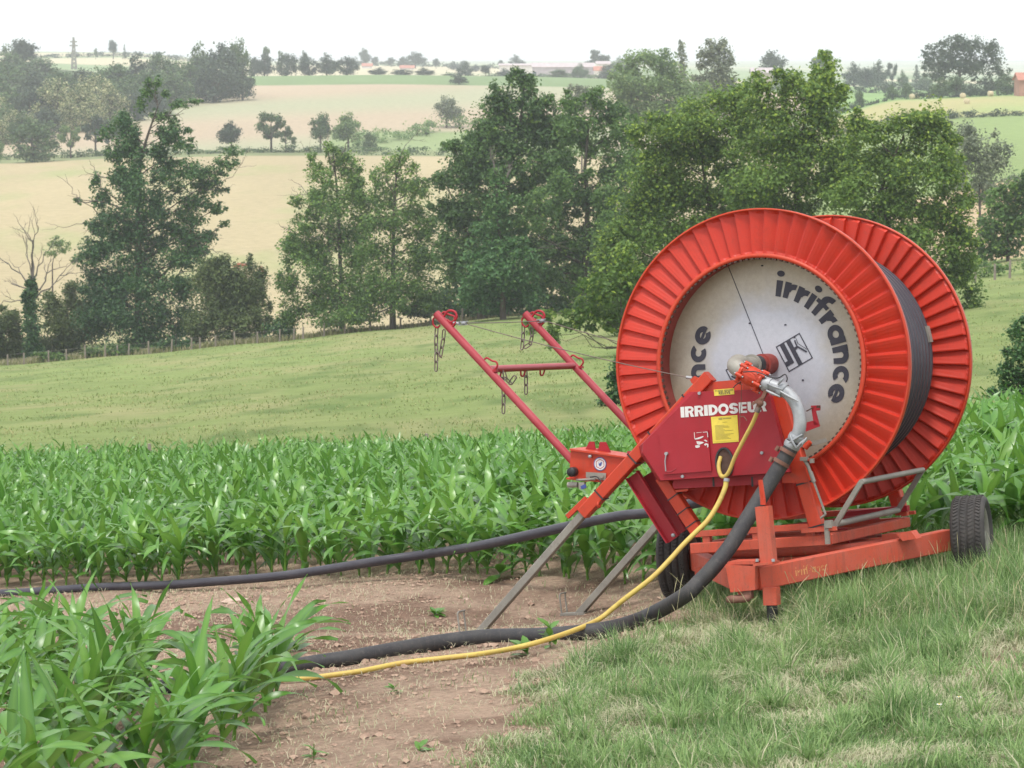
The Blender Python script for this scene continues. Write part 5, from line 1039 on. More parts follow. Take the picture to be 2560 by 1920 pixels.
fartree(246,118,11,1900,'round','far_leaf','tiny tree left of the lone left skyline tree','skyline trees on the left')
fartree(1495,115,66,1700,'open','far_dark_leaf','tall spreading blue grey tree above the farm sheds',SK)
fartree(1925,122,84,1250,'bushy','far_dark_leaf','wide hazy tree behind the grey roofed house on the skyline',SK)
fartree(2050,112,64,1200,'open','far_leaf','tall feathery hazy tree above the tallest bright green tree',SK)
tree('oak','huge round oak on the right skyline above the straw bales','tree',830,(2400,228),[(2400,200),(2400,170),(2400,140)],
 [(2345,150,44,36),(2370,120,40,26),(2410,110,44,26),(2450,125,40,30),(2480,150,34,34),(2400,160,60,34),(2330,130,24,24),(2440,170,44,28),(2350,180,34,24),(2500,180,26,22),(2320,168,18,14)],'far_dark_leaf',.8,dens=1.5,tr=.9,seed=60,clump=8)
HB='bushes of the hedge above the straw bales'
for n_o,(px,top,w,d,lf) in enumerate(sorted([(2345,192,60,790,'far_leaf'),(2385,185,60,795,'far_leaf'),(2455,190,60,795,'far_dark_leaf'),(2510,180,70,800,'far_leaf'),(2225,212,40,800,'far_leaf'),(2260,205,34,880,'far_leaf'),(2145,220,30,790,'far_leaf'),(2550,200,50,800,'far_leaf'),(2420,205,40,790,'far_dark_leaf')])):
    fartree(px,top,w,d,'bushy',lf,ORD[n_o]+' bush from the left in the hedge above the straw bales',HB,name='bush')
# low hedges: one long hedge each
def hedge(name,label,pts,d,hgt,wid,leaf,size,seed,step=1.5,dens=2.4,cat='hedge'):
    rng=np.random.default_rng(seed); C=[];R=[]
    for (p0,p1) in zip(pts[:-1],pts[1:]):
        n=max(2,int(abs(p1[0]-p0[0])*((p0[1]+p1[1])/2)/F/step))
        for i in range(n):
            t=i/n; q=gp(p0[0]+(p1[0]-p0[0])*t,p0[1]+(p1[1]-p0[1])*t); h=hgt*rng.uniform(.45,1.25); C.append(q+np.array([rng.normal(0,.3),rng.normal(0,wid*.3),h*.45])); R.append([step*rng.uniform(.7,1.3),wid*.6,h*.6])
    C=np.array(C);R=np.array(R); n=np.maximum(8,(R[:,0]*R[:,2]*3.1*dens/(size*size*.42))).astype(int)
    V,Fq,ti,al=leafcloud(C,R,n,size,rng,clump=6,ctint=rng.normal(0,.15,len(C))); o0=C[0].copy(); V-=o0
    o=link(name,npmesh(name,V,Fq,MT[leaf],{'tint':ti,'alt':al})); o.location=tuple(o0); tag(o,label,cat); return o
hedge('hedge','low rough hedge between the tan field and the pale wheat field',[(-60,775),(200,775),(500,776),(800,778),(960,782)],775,2.0,3,'far_leaf',.5,71,3)
hedge('hedge','pale bushy hedge curving right of the bare twiggy oak top',[(900,800),(1000,825),(1130,860),(1250,870)],800,4.5,9,'pale_leaf',.7,72,5)
hedge('hedge','dark low hedge under the lone round tree',[(930,755),(1100,760),(1200,770)],760,2.6,5,'far_leaf',.6,73,4)
hedge('hedge','low hedge line below the hay field on the right',[(2090,662),(2300,660),(2600,655)],660,1.8,2,'far_dark_leaf',.4,74,2)
hedge('hedge','dark hedge along the top of the hay field on the right',[(2060,795),(2300,788),(2600,785)],790,2.0,2,'far_dark_leaf',.45,75,2)
hedge('hedge','grey green hedge crossing the field behind the willow',[(2380,470),(2480,460),(2600,455)],465,3,5,'willow_leaf',.5,76,3)
hedge('hedge','dark scrub line on the meadow at the right behind the drum',[(2430,235),(2500,230),(2620,226)],230,2.2,2,'oak_leaf',.25,77,1.5)
hedge('hedge','long ragged hedge of trees along the plateau skyline above the wheat field',[(830,2450),(1000,2350),(1150,2300),(1300,2200)],2300,4.5,6,'far_dark_leaf',1.4,78,7)
hedge('hedge','hazy hedge on the plateau in front of the farm sheds',[(1130,1480),(1300,1470),(1540,1450)],1470,3.2,5,'far_leaf',.9,79,5)
hedge('hedge','hazy hedge across the green plateau field on the right',[(1940,1150),(2150,1130),(2420,1120)],1130,4,5,'far_dark_leaf',.8,80,4)
hedge('hedge','dark hedge at the far side of the plateau on the left skyline',[(100,2000),(320,2050),(640,2200)],2100,4,6,'far_dark_leaf',1.3,83,8)
# straw bales
def bale(px,py,r=.78):
    P=hit(px,py+8,600,800); b=MB(); b.lathe([(0,-.6),(r-.04,-.6),(r,-.54),(r,.54),(r-.04,.6),(0,.6)],28,(0,0,0),'Y'); o=b.build('straw_bale',MT['straw']); o.location=(P[0],P[1],P[2]+r-.05); o.rotation_euler=(0,0,.5+px*.3); return o
MT['straw']=paint('straw',(.50,.42,.27),dirt=(.3,.24,.13),amount=.6,rough=.9,scale=4,bump=.8)
for i,(px,py,l) in enumerate([(2280,240,'leftmost straw bale, touching its neighbour below the hedge'),(2293,239,'second straw bale from the left, close beside the leftmost'),(2322,238,'straw bale a little right of the touching pair'),(2407,238,'upper straw bale under the huge round oak'),(2417,252,'lower straw bale below the one under the huge oak'),(2476,233,'rightmost straw bale at the top of the hay field')]):
    tag(bale(px,py),l,'straw bale','round straw bales on the hay field')
# farm buildings
def wallmat(n,c,d=(.2,.18,.16)): MT[n]=paint(n,c,dirt=d,amount=.25,rough=.85,scale=.4,bump=.1)
wallmat('shed_wall',(.34,.31,.33)); wallmat('shed_roof',(.42,.36,.36)); wallmat('white_wall',(.6,.57,.54)); wallmat('red_tiles',(.40,.17,.12)); wallmat('brick',(.36,.19,.14)); wallmat('dark_opening',(.03,.04,.07)); wallmat('render_wall',(.5,.42,.33))
def house(name,label,px0,px1,ybase,yeave,yridge,d,depth,wall,roof,doors=(),cat='building'):
    A=at(px0,ybase,d);B=at(px1,ybase,d); g=min(gz(A[0],d),gz(B[0],d),A[2])-.3; He=at(px0,yeave,d)[2]-g;Hr=at(px0,yridge,d)[2]-g; W_=B[0]-A[0]; root=empty(name,(A[0],d,g),label,cat)
    b=MB(); b.add([(0,0,0),(W_,0,0),(W_,0,He),(0,0,He),(0,depth,0),(W_,depth,0),(W_,depth,He),(0,depth,He),(0,depth/2,Hr),(W_,depth/2,Hr)],[(0,1,2,3),(5,4,7,6),(4,0,3,8,7),(1,5,6,9,2)]); b.build('wall',MT[wall],root)
    b=MB(); e=.5;t=.25; 
    for s,y0,y1 in ((0,-e,depth/2),(1,depth+e,depth/2)):
        z0=He-(Hr-He)*e/(depth/2); b.add([(-e,y0,z0+.05),(W_+e,y0,z0+.05),(W_+e,y1,Hr+.05),(-e,y1,Hr+.05),(-e,y0,z0+.05+t),(W_+e,y0,z0+.05+t),(W_+e,y1,Hr+.05+t),(-e,y1,Hr+.05+t)],[(0,1,2,3),(4,5,6,7),(0,4,5,1),(1,5,6,2),(3,7,4,0),(2,3,7,6)])
    b.build('roof',MT[roof],root)
    for nm,x0,x1,z0,z1,m in doors: b=MB(); b.box(((x0+x1)/2,-.04,(z0+z1)/2),(x1-x0,.1,z1-z0)); b.build(nm,MT[m],root)
    return root
house('farm_shed','white fronted farm shed at the left end of the farm sheds',1248,1330,178,164,160,1600,14,'white_wall','shed_roof',[('door',3,9,0,3.2,'dark_opening'),('door',11,15,0,3,'dark_opening')])
house('farm_shed','long grey lavender farm shed with a low roof on the plateau',1331,1486,190,168,158,1560,18,'shed_wall','shed_roof',[('door',-.0,2.2,.3,4.6,'dark_opening'),('window',20,30,3,3.8,'dark_opening')])
house('barn','small red roofed barn right of the long farm shed',1486,1512,186,176,167,1540,10,'white_wall','red_tiles')
house('barn','pale barn roof behind the red roofed barn',1492,1525,170,160,154,1650,10,'white_wall','shed_roof')
house('house','low grey roofed house on the skyline above the bright green tree',1880,1932,190,182,171,1200,9,'render_wall','shed_roof')
house('farmhouse','brick farmhouse with a red tiled roof at the right edge',2548,2620,228,200,184,770,8,'brick','red_tiles',[('window',3,4,1.2,2.4,'dark_opening')])
house('cottage','tiny white cottage among the trees on the plateau',1000,1035,178,170,164,2100,9,'white_wall','red_tiles')
house('cottage','tiny pale house left of centre on the plateau',905,930,172,165,159,2150,9,'white_wall','red_tiles')
# pylon
P=gp(192,1500); h=(pix(P)[1]-94)*1500/F; pyl=MB()
for sx in (-1,1):
    for sy in (-1,1): pyl.beam((sx*h*.07,sy*h*.07,0),(sx*h*.012,sy*h*.012,h),.5,.5)
for k in range(7):
    z0=h*k/8;z1=h*(k+1)/8;w0=h*(.07-.058*k/8);w1=h*(.07-.058*(k+1)/8)
    for sy in (-1,1): pyl.beam((-w0,sy*w0,z0),(w1,sy*w1,z1),.3,.3); pyl.beam((w0,sy*w0,z0),(-w1,sy*w1,z1),.3,.3)
pyl=pyl.build('pylon',MT['oldgalv']); pyl.location=tuple(P); tag(pyl,'pale lattice electricity pylon on the left skyline','pylon')
for zz,w_ in ((.86,.22),(.74,.26)): b=MB(); b.beam((-h*w_*.5,0,h*zz),(h*w_*.5,0,h*zz),.5,.7); b.build('cross_arm',MT['oldgalv'],pyl)
# cows
def cow(px,py,d,lab,yaw,coat='cow_red'):
    P=gp(px,d); k=1.0; root=empty('cow',P,lab,'cow','cows grazing on the tan field'); root.rotation_euler=(0,0,yaw)
    V=[(-.75,0,1.18),(-.35,0,1.12),(.2,0,1.12),(.62,0,1.2),(.95,0,1.12),(1.15,0,.75),(1.32,0,.42),(1.42,0,.25)]; E_=[(i,i+1) for i in range(7)]; R_=[(.26,.30),(.34,.36),(.36,.38),(.30,.34),(.19,.22),(.14,.17),(.13,.14),(.07,.07)]
    for x,s in ((-.72,1),(-.72,-1),(.55,1),(.55,-1)):
        j=len(V); back=x<0
        V+=[(x,.2*s,.85),(x+(.06 if back else 0),.2*s,.55),(x-(.08 if back else 0),.2*s,.42 if back else .40),(x,.2*s,.08),(x+.03,.2*s,0)]; R_+=[(.15,.17),(.085,.09),(.06,.07),(.05,.05),(.06,.06)]
        E_+=[(0 if back else 3,j)]+[(j+i,j+i+1) for i in range(4)]
    j=len(V); V+=[(-1.02,0,1.2),(-1.1,0,.8),(-1.08,0,.5)]; R_+=[(.05,.05),(.03,.03),(.05,.05)]; E_+=[(0,j),(j,j+1),(j+1,j+2)]
    for s in (-1,1): j=len(V); V+=[(1.18,.2*s,.66)]; R_+=[(.04,.03)]; E_+=[(5,j)]
    me=D.meshes.new('body'); me.from_pydata(V,E_,[]); o=link('body',me,root); sk=o.modifiers.new('s','SKIN'); 
    for i,r in enumerate(R_): me.skin_vertices[0].data[i].radius=r
    me.skin_vertices[0].data[1].use_root=True; su=o.modifiers.new('u','SUBSURF'); su.levels=1; su.render_levels=1; me.materials.append(MT[coat]); return root
m_,n_,b_=newmat('cow_hide'); tc=N(n_,'ShaderNodeTexCoord'); nz=N(n_,'ShaderNodeTexNoise',Scale=1.3,Detail=2.0); n_.links.new(tc.outputs['Object'],nz.inputs['Vector']); rr_=ramp(n_,[(.50,(.30,.09,.04)),(.60,(.62,.52,.44))]); n_.links.new(nz.outputs['Fac'],rr_.inputs[0]); n_.links.new(rr_.outputs[0],b_.inputs['Base Color']); b_.inputs['Roughness'].default_value=.8; MT['cow_red']=m_
cow(603,441,441,'red brown cow grazing, upper one of the two on the tan field',math.pi*.92)
cow(652,434,434,'red and white cow seen end on, lower one of the two on the tan field',-math.pi*.42)
# fences
def fence(name,label,posts,hgt,r,wires=2,cat='fence'):
    P=[gp(px,d) for px,d in posts]; root=empty(name,P[0],label,cat); o0=P[0]; rng=np.random.default_rng(len(posts))
    for p in P:
        b=MB(); h=hgt*rng.uniform(.88,1.12); b.tube([(0,0,-.2),(rng.normal(0,.03),rng.normal(0,.03),h)],[r,r*.85],7,smooth=False); o=b.build('post',MT['postwood'],root); o.location=tuple(p-o0)
    for w_ in range(wires): b=MB(); b.tube([p-o0+np.array([0,0,hgt*(.9-.4*w_)]) for p in P],.010,4); b.build('wire',MT['oldgalv'],root)
    return root
MT['postwood']=paint('post_wood',(.24,.20,.17),dirt=(.12,.1,.08),amount=.5,rough=.95,scale=2,fade=(.34,.30,.26))
fence('fence','grey post and wire fence along the top edge of the meadow before the trees',[(px,285-max(0,px-300)*.004) for px in (12,53,115,160,208,258,288,316,368,424,475,496,535,583,640,697,732,755,808,860,925,1000,1075,1155,1207,1271,1340,1420,1500)],1.25,.10)
fence('fence','low weathered fence posts just above the maize at the foot of the meadow',[(px,76) for px in (-60,60,212,365,540,715,880,1066,1172,1265,1420,1560)],.42,.055,0)
fence('fence','grey fence posts on the meadow at the right behind the drum',[(px,222) for px in (2395,2440,2490,2527,2575)],1.3,.11)
# ---------------------------------------------------------------- maize
LM('maize_leaf',(.036,.130,.020),(.118,.305,.042),(.30,.50,.065),rough=.34,trans=.32,spec=.55,coat=.2)
def maize(seed,nseg=9,H=.42,nl=9,droop=1.0,wid=.078,Lm=.62):
    """one plant: stem plus arching leaves (a V-folded ribbon each); unit metres, foot at the origin"""
    rng=np.random.default_rng(seed); V=[];Fc=[];ti=[];al=[]
    n=6; lean=rng.normal(0,.05,2)
    for i,z in enumerate((0,H*.5,H*.95)):
        r=(.013,.012,.006)[i]
        for k in range(n): a_=2*math.pi*k/n; V.append((r*math.cos(a_)+lean[0]*z,r*math.sin(a_)+lean[1]*z,z)); ti.append(.55);al.append(.35)
    for i in range(2):
        for k in range(n): Fc.append((i*n+k,i*n+(k+1)%n,(i+1)*n+(k+1)%n,(i+1)*n+k))
    phi=rng.uniform(0,6.28)
    for j in range(nl):
        f=j/(nl-1); z0=H*(.12+.86*f**.9); az=phi+(j%2)*math.pi+rng.normal(0,.38); top=f>.78
        Ln=Lm*(.55+.55*math.sin(math.pi*min(1,f*.85+.1)))*rng.uniform(.85,1.15); w=wid*(.7+.45*math.sin(math.pi*min(1,f*.9+.05)))*rng.uniform(.85,1.1)
        e=math.radians(rng.uniform(58,78)-(-8 if top else 10*(1-f))); dr=droop*(rng.uniform(1.2,2.1) if not top else rng.uniform(.2,1.0)); tw=rng.normal(0,.35)
        p=np.array([lean[0]*z0,lean[1]*z0,z0]); k0=len(V); t_i=np.clip(rng.normal(.30,.17)+.32*f,0,1); ph=rng.uniform(0,6.28); fr=rng.uniform(9,14); yel=.55 if top and rng.random()<.5 else rng.choice([0,0,.1,.3])  # tint darkens towards the foot: shade between plants put into leaf colour
        for s in range(nseg+1):
            t=s/nseg; ang=e-dr*t**1.5; az2=az+tw*t*t
            d=np.array([math.cos(ang)*math.cos(az2),math.cos(ang)*math.sin(az2),math.sin(ang)])
            if s: p=p+d*Ln/nseg
            sd=np.array([-math.sin(az2),math.cos(az2),0]); up=np.cross(sd,d)*-1; up=np.cross(d,sd)
            roll=tw*1.2*t; sd2=sd*math.cos(roll)+up*math.sin(roll); up2=-sd*math.sin(roll)+up*math.cos(roll)
            ww=w*.56*min(1,(t*3.2+.35))*(1-t**1.75)+.0008; fold=.42*(1-t)*ww; rip=.13*w*math.sin(fr*t+ph)*min(1,3*t)
            V+= [tuple(p-sd2*ww+up2*(fold+rip)),tuple(p),tuple(p+sd2*ww+up2*(fold-rip))]; ti+=[t_i,min(1,t_i+.22),t_i]; a_=yel*(1-t); al+=[a_,a_+.12,a_]
        for s in range(nseg):
            q=k0+3*s; Fc+=[(q,q+1,q+4,q+3),(q+1,q+2,q+5,q+4)]
    return np.array(V),np.array(Fc),np.array(ti),np.array(al)
def place(V,x,y,z,rot,sc,tilt=(0,0)):
    c,s=math.cos(rot),math.sin(rot); R=np.array([[c,-s,0],[s,c,0],[0,0,1]]); return (V*sc)@R.T+np.array([x,y,z])
MZN=[maize(100+i,12,H=.40,nl=9,Lm=.84,wid=.098,droop=.95) for i in range(6)]; MZF=[maize(200+i,6,H=.46,nl=8,Lm=.70,wid=.118) for i in range(8)]
for v in MZF: pass
NEARME=[npmesh('maize_plant',a_,b_,MT['maize_leaf'],{'tint':t_,'alt':l_},True) for a_,b_,t_,l_ in MZN]
MIDME=[npmesh('maize_plant',a_,b_,MT['maize_leaf'],{'tint':t_,'alt':l_},True) for a_,b_,t_,l_ in [maize(300+i,8,H=.46,nl=9,Lm=.68,wid=.105) for i in range(8)]]
def plant(me,x,y,sc,label,group,sink=.01):
    o=D.objects.new('maize_plant',me); COL.objects.link(o); o.location=(x,y,gz(x,y)-sink); o.rotation_euler=(RNG.normal(0,.05),RNG.normal(0,.05),RNG.uniform(0,6.28)); o.scale=(sc,sc,sc*RNG.uniform(.93,1.08)); tag(o,label,'maize plant',group); return o
# the block at lower left, in rows running away to the right
n_ind=0
def rowpx(p0,p1,step=.17,label='',group='',sc=1.0,ext=0):
    global n_ind
    A=hit(*p0,10,60);B=hit(*p1,10,60); L_=np.linalg.norm(B-A); n=int(L_/step)
    for i in range(n+1):
        q=A+(B-A)*i/max(1,n)+RNG.normal(0,.04,3); plant(NEARME[RNG.integers(6)],q[0],q[1],sc*RNG.uniform(.82,1.12),(ORD[n-i]+' maize plant from the far end '+label) if n-i<len(ORD) and 'bottom' not in label else label,group); n_ind+=1
GN='maize plants of the nearest block'
rowpx((380,2010),(700,1745),.30,'of the near row beside the hoses',GN,.95)
rowpx((60,1990),(370,1752),.30,'of the second row of the nearest block',GN,.98)
rowpx((-80,1890),(200,1720),.30,'of the third row of the nearest block',GN,.95)
rowpx((-160,1790),(110,1650),.32,'of the back row of the nearest block',GN,.86)
rowpx((-60,2160),(240,2020),.32,'big maize plant cut off by the bottom edge',GN,1.0)
# the main field: rows parallel to its front edge
rd=np.array([-.70,.714]); cand=[]
S_=np.arange(-62,62,.225); off=np.arange(-60,60,.80)
SS,OO=np.meshgrid(S_,off); jx=RNG.normal(0,.03,SS.shape); nrm_=np.array([.714,.70])
X=(rd[0]*SS+nrm_[0]*OO+jx+1.2).ravel(); Y=(rd[1]*SS+nrm_[1]*OO+RNG.normal(0,.03,SS.shape)+24.7).ravel()
fy=front_y(X); k=(Y>fy)&(Y<66.5)&(X<(.205*Y+2.5))&(X>-(.205*Y+6))&(RNG.random(len(X))<.97)
X=X[k];Y=Y[k]; Z=ground(X,Y)
# keep clear of the machine itself
q=np.stack([X,Y,Z],-1)-MO; ql=q@MM; clear=~((np.abs(ql[:,0])<1.75)&(ql[:,1]<2.6)&(ql[:,1]>-2)); X,Y,Z=X[clear],Y[clear],Z[clear]
o_=np.argsort(np.hypot(X,Y)+1000*(np.abs(X)>.19*Y)); X,Y,Z=X[o_],Y[o_],Z[o_]
nfr=300-n_ind
for i in range(nfr):
    plant(MIDME[RNG.integers(8)],X[i],Y[i],RNG.uniform(.8,1.08),'maize plant standing along the front edge of the field behind the long dark pipe','maize plants of the field front')
X,Y,Z=X[nfr:],Y[nfr:],Z[nfr:]
Vs=[];Fs=[];Ts=[];As=[];vo=0; var=RNG.integers(0,8,len(X)); rot=RNG.uniform(0,6.28,len(X)); sc=RNG.uniform(.74,1.14,len(X))
for v in range(8):
    V,Fc,ti,al=MZF[v]; m=(var==v).nonzero()[0]; c,s=np.cos(rot[m]),np.sin(rot[m])
    W=np.stack([(c[:,None]*V[:,0]-s[:,None]*V[:,1])*sc[m][:,None]+X[m][:,None],(s[:,None]*V[:,0]+c[:,None]*V[:,1])*sc[m][:,None]+Y[m][:,None],V[:,2]*sc[m][:,None]+Z[m][:,None]],-1).reshape(-1,3)
    Vs.append(W); Fs.append((Fc[None]+(np.arange(len(m))*len(V))[:,None,None]).reshape(-1,4)+vo); vo+=len(W); tj=RNG.normal(0,.08,len(m)); Ts.append((ti[None]+tj[:,None]).ravel()); As.append(np.tile(al,len(m)))
print('maize in field',len(X),'faces',sum(map(len,Fs)))
o=link('maize_crop',npmesh('maize_crop',np.vstack(Vs),np.vstack(Fs),MT['maize_leaf'],{'tint':np.clip(np.concatenate(Ts),0,1),'alt':np.concatenate(As)},True)); tag(o,'dense green maize crop filling the field behind its front rows','maize crop',kind='stuff')
# ---------------------------------------------------------------- grass of the verge
LM('grass_blade',(.072,.168,.044),(.30,.44,.152),(.66,.60,.42),rough=.5,trans=.35)
def blades(X,Y,Z,H,Wd,bend,alt,rng,tbase=.45,flow=0):
    n=len(X); az=rng.uniform(0,6.28,n)
    if flow: az=np.where(rng.random(n)<flow,6.28*2*vnoise(X,Y,.45,91)+rng.normal(0,.6,n),az)
    lx,ly=np.cos(az)*bend*H,np.sin(az)*bend*H; pa=az+math.pi/2+rng.normal(0,.5,n); wx,wy=np.cos(pa)*Wd*.5,np.sin(pa)*Wd*.5
    z1=H*.5*(1-bend*.15);z2=H*np.sqrt(np.maximum(.06,1-.75*np.clip(bend,0,1.1)**2))
    P0=np.stack([X-wx,Y-wy,Z],-1);P1=np.stack([X+wx,Y+wy,Z],-1)
    M0=np.stack([X+lx*.32-wx*.8,Y+ly*.32-wy*.8,Z+z1],-1);M1=np.stack([X+lx*.32+wx*.8,Y+ly*.32+wy*.8,Z+z1],-1)
    T=np.stack([X+lx-wx*.12,Y+ly-wy*.12,Z+z2],-1);T1=np.stack([X+lx+wx*.12,Y+ly+wy*.12,Z+z2],-1)
    V=np.stack([P0,P1,M1,M0,T1,T],1).reshape(-1,3); b=np.arange(n)[:,None]*6; Fq=np.stack([b+np.array([0,1,2,3]),b+np.array([3,2,4,5])],1).reshape(-1,4)
    ti=np.clip(rng.normal(tbase,.27,n)+(.5*(vnoise(X,Y,.3,92)-.5) if flow else 0),0,1); return V,Fq,np.repeat(ti,6),np.repeat(alt,6)
rng=np.random.default_rng(77)
NB=300000; u_=rng.random(NB); Yb=13.2+(27.5-13.2)*u_**1.15; Xb=rng.uniform(-.9,5.6,NB)*(Yb/22)**.6
g,pxb,pyb=grass_amount(Xb,Yb)
lush=np.clip((np.interp(pxb,[1300,1800,2100,2560],[1500,1530,1600,1560])+60-pyb)/110,0,1)          # tall unmown grass round the machine
tuft=vnoise(Xb,Yb,.28,31); strawy=np.clip((vnoise(Xb,Yb,.5,32)-.34)*2.3,0,1)*(1-lush)
# bright tufts seen in the mown part
for (tx,ty,r_) in ((1850,1640,70),(2200,1690,60),(2250,1790,80),(1560,1660,60),(1720,1740,60),(2000,1620,70),(2380,1620,60),(1450,1660,40),(1900,1720,50),(2350,1560,80)):
    dd=((pxb-tx)/r_)**2+((pyb-ty)/(r_*.6))**2; lush=np.maximum(lush,np.exp(-dd)*.75); strawy*=1-np.exp(-dd)*.8
keep=rng.random(NB)<g*(.55+.45*tuft); 
keep&=~((Yb>front_y(Xb)+.3)&(rng.random(NB)<.75))
X,Y=Xb[keep],Yb[keep]; lush,tuft,strawy=lush[keep],tuft[keep],strawy[keep]; Z=ground(X,Y)-.005
lush*=np.clip(((pxb[keep]-1925)/75)**2*.5+((pyb[keep]-1560)/110)**2*.6,.25,1)
H=(.045+.045*tuft+lush*(.08+.17*tuft))*rng.uniform(.5,1.4,len(X)); flatb=(strawy>rng.random(len(X))*1.1)
bend=np.where(flatb,rng.uniform(.85,1.1,len(X)),np.abs(rng.normal(.62,.33,len(X)))); H=np.where(flatb,H*1.25,H)
alt=np.where(flatb,rng.uniform(.35,1,len(X)),(rng.random(len(X))<.10)*rng.uniform(.3,.9,len(X)))
V,Fq,ti,al=blades(X,Y,Z,H,np.where(flatb,.0058,.0075)*rng.uniform(.6,1.3,len(X)),bend,alt,rng,.5,.65); print('grass',len(X))
o=link('grass',npmesh('grass',V,Fq,MT['grass_blade'],{'tint':ti,'alt':al})); tag(o,'green and straw coloured grass of the verge under and before the machine','grass',kind='stuff')
# tussocks: longer blades arching outward from one foot
Xt=[];Yt=[];Ht=[];Bt=[]
for _ in range(150):
    px_,py_=rng.uniform(1380,2640),rng.uniform(1500,1960); P=hit(px_,py_,12,40)
    if grass_amount(P[0:1],P[1:2])[0][0]<.6 or abs(px_-1930)<60 and py_<1640: continue
    k_=int(rng.uniform(25,80)); r_=rng.uniform(.02,.06); Xt.append(P[0]+rng.normal(0,r_,k_)); Yt.append(P[1]+rng.normal(0,r_,k_)); Ht.append(rng.uniform(.10,.24)*rng.uniform(.6,1.3,k_)); Bt.append(rng.uniform(.35,1.05,k_))
for _ in range(95):       # taller growth round the chassis and the wheel
    px_,py_=rng.uniform(1960,2620),rng.uniform(1440,1560); P=hit(px_,py_,12,40)
    k_=int(rng.uniform(20,60)); r_=rng.uniform(.02,.07); Xt.append(P[0]+rng.normal(0,r_,k_)); Yt.append(P[1]+rng.normal(0,r_,k_)); Ht.append(rng.uniform(.20,.38)*rng.uniform(.5,1.2,k_)); Bt.append(rng.uniform(.15,.95,k_))
Xt,Yt,Ht,Bt=map(np.concatenate,(Xt,Yt,Ht,Bt)); V,Fq,ti,al=blades(Xt,Yt,ground(Xt,Yt)-.005,Ht,rng.uniform(.006,.010,len(Xt)),Bt,(rng.random(len(Xt))<.08)*.8,rng,.62)
o=link('grass_tussocks',npmesh('grass_tussocks',V,Fq,MT['grass_blade'],{'tint':ti,'alt':al})); tag(o,'brighter longer tufts of arching grass in the verge','grass',kind='stuff')
# long grass stems with seed heads
ns=420; xs_=rng.uniform(1480,2640,ns); ys_=rng.uniform(1440,1640,ns); Pn=[]; mb=MB()
for px_,py_ in zip(xs_,ys_):
    P=hit(px_,py_,14,40)
    if grass_amount(P[0:1],P[1:2])[0][0]<.5 or rng.random()<.45: continue
    h=rng.uniform(.22,.55); a_=rng.uniform(0,6.28); l=rng.uniform(.1,.55)*h; pts=[P+np.array([math.cos(a_)*l*t**2,math.sin(a_)*l*t**2,h*t*(1-.12*t)]) for t in (0,.35,.65,.85,1)]
    mb.tube(pts,[.0016,.0014,.0012,.0032,.0010],3,cap=False,smooth=False)
MT['stem']=paint('dry_grass_stem',(.34,.33,.17),amount=.2,rough=.8,fade=(.46,.40,.24)); 
o=mb.build('tall_grass',MT['stem']); tag(o,'thin dry flowering grass stems standing above the verge','grass',kind='stuff')
# weeds and thin grass on the bare soil, litter
NB=16000; Yb=rng.uniform(15,30,NB); Xb=rng.uniform(-6,3.5,NB); cl=vnoise(Xb,Yb,.42,51)*vnoise(Xb,Yb,.13,52); k=(cl>.46)&(Yb<front_y(Xb)+1); X,Y=Xb[k],Yb[k]; Z=ground(X,Y)
V,Fq,ti,al=blades(X,Y,Z,rng.uniform(.02,.08,len(X)),rng.uniform(.004,.008,len(X)),rng.uniform(.2,.9,len(X)),(rng.random(len(X))<.3)*.8,rng,.5)
o=link('weeds',npmesh('weeds',V,Fq,MT['grass_blade'],{'tint':ti,'alt':al})); tag(o,'tiny sparse weeds sprouting from the bare soil','weeds',kind='stuff')
NB=42000; Y=rng.uniform(14.5,31,NB); X=rng.uniform(-6,4.5,NB); k=rng.random(NB)<.3+.7*vnoise(X,Y,.5,53); X,Y=X[k],Y[k]; Z=ground(X,Y)+.012
V,Fq,ti,al=blades(X,Y,Z,rng.uniform(.02,.085,len(X)),rng.uniform(.003,.006,len(X)),rng.uniform(.98,1.1,len(X)),rng.uniform(.5,1,len(X)),rng,.6)
o=link('straw_litter',npmesh('straw_litter',V,Fq,MT['grass_blade'],{'tint':ti,'alt':al})); tag(o,'dry straw bits strewn over the bare soil','litter',kind='stuff')
# stones and clods
MT['clod']=paint('earth_clod',(.30,.20,.145),dirt=(.2,.13,.1),amount=.5,rough=.95,scale=5,fade=(.46,.33,.245),bump=.8); MT['stone']=paint('pale_stone',(.45,.34,.27),dirt=(.3,.2,.15),amount=.5,rough=.9,scale=9)
NC=60000; yc=rng.uniform(14.5,31.5,NC); xc=rng.uniform(-6.3,4.6,NC); ga,_,_=grass_amount(xc,yc); kk=(yc<front_y(xc)+1.8)&(rng.random(NC)<(vnoise(xc,yc,.7,61)*.9+vnoise(xc,yc,.2,62)*.5-.25))&(ga<.5); xc,yc=xc[kk],yc[kk]; zc_=ground(xc,yc); m_c=len(xc)
rc_=.005+.016*rng.random(m_c)**2.6; rc_=np.where((rng.random(m_c)<.012),rng.uniform(.02,.042,m_c),rc_); oct_=np.array([(1,0,0),(0,1,0),(-1,0,0),(0,-1,0),(0,0,1),(.7,.7,.55),(-.7,.7,.6),(-.7,-.7,.55),(.7,-.7,.6)],float)
Vc=(oct_[None]*rng.uniform(.7,1.35,(m_c,9,1))*np.stack([rng.uniform(.8,1.5,m_c),rng.uniform(.8,1.5,m_c),rng.uniform(.6,1.0,m_c)],-1)[:,None])*rc_[:,None,None]; Vc+=np.stack([xc,yc,zc_+rc_*.1],-1)[:,None]
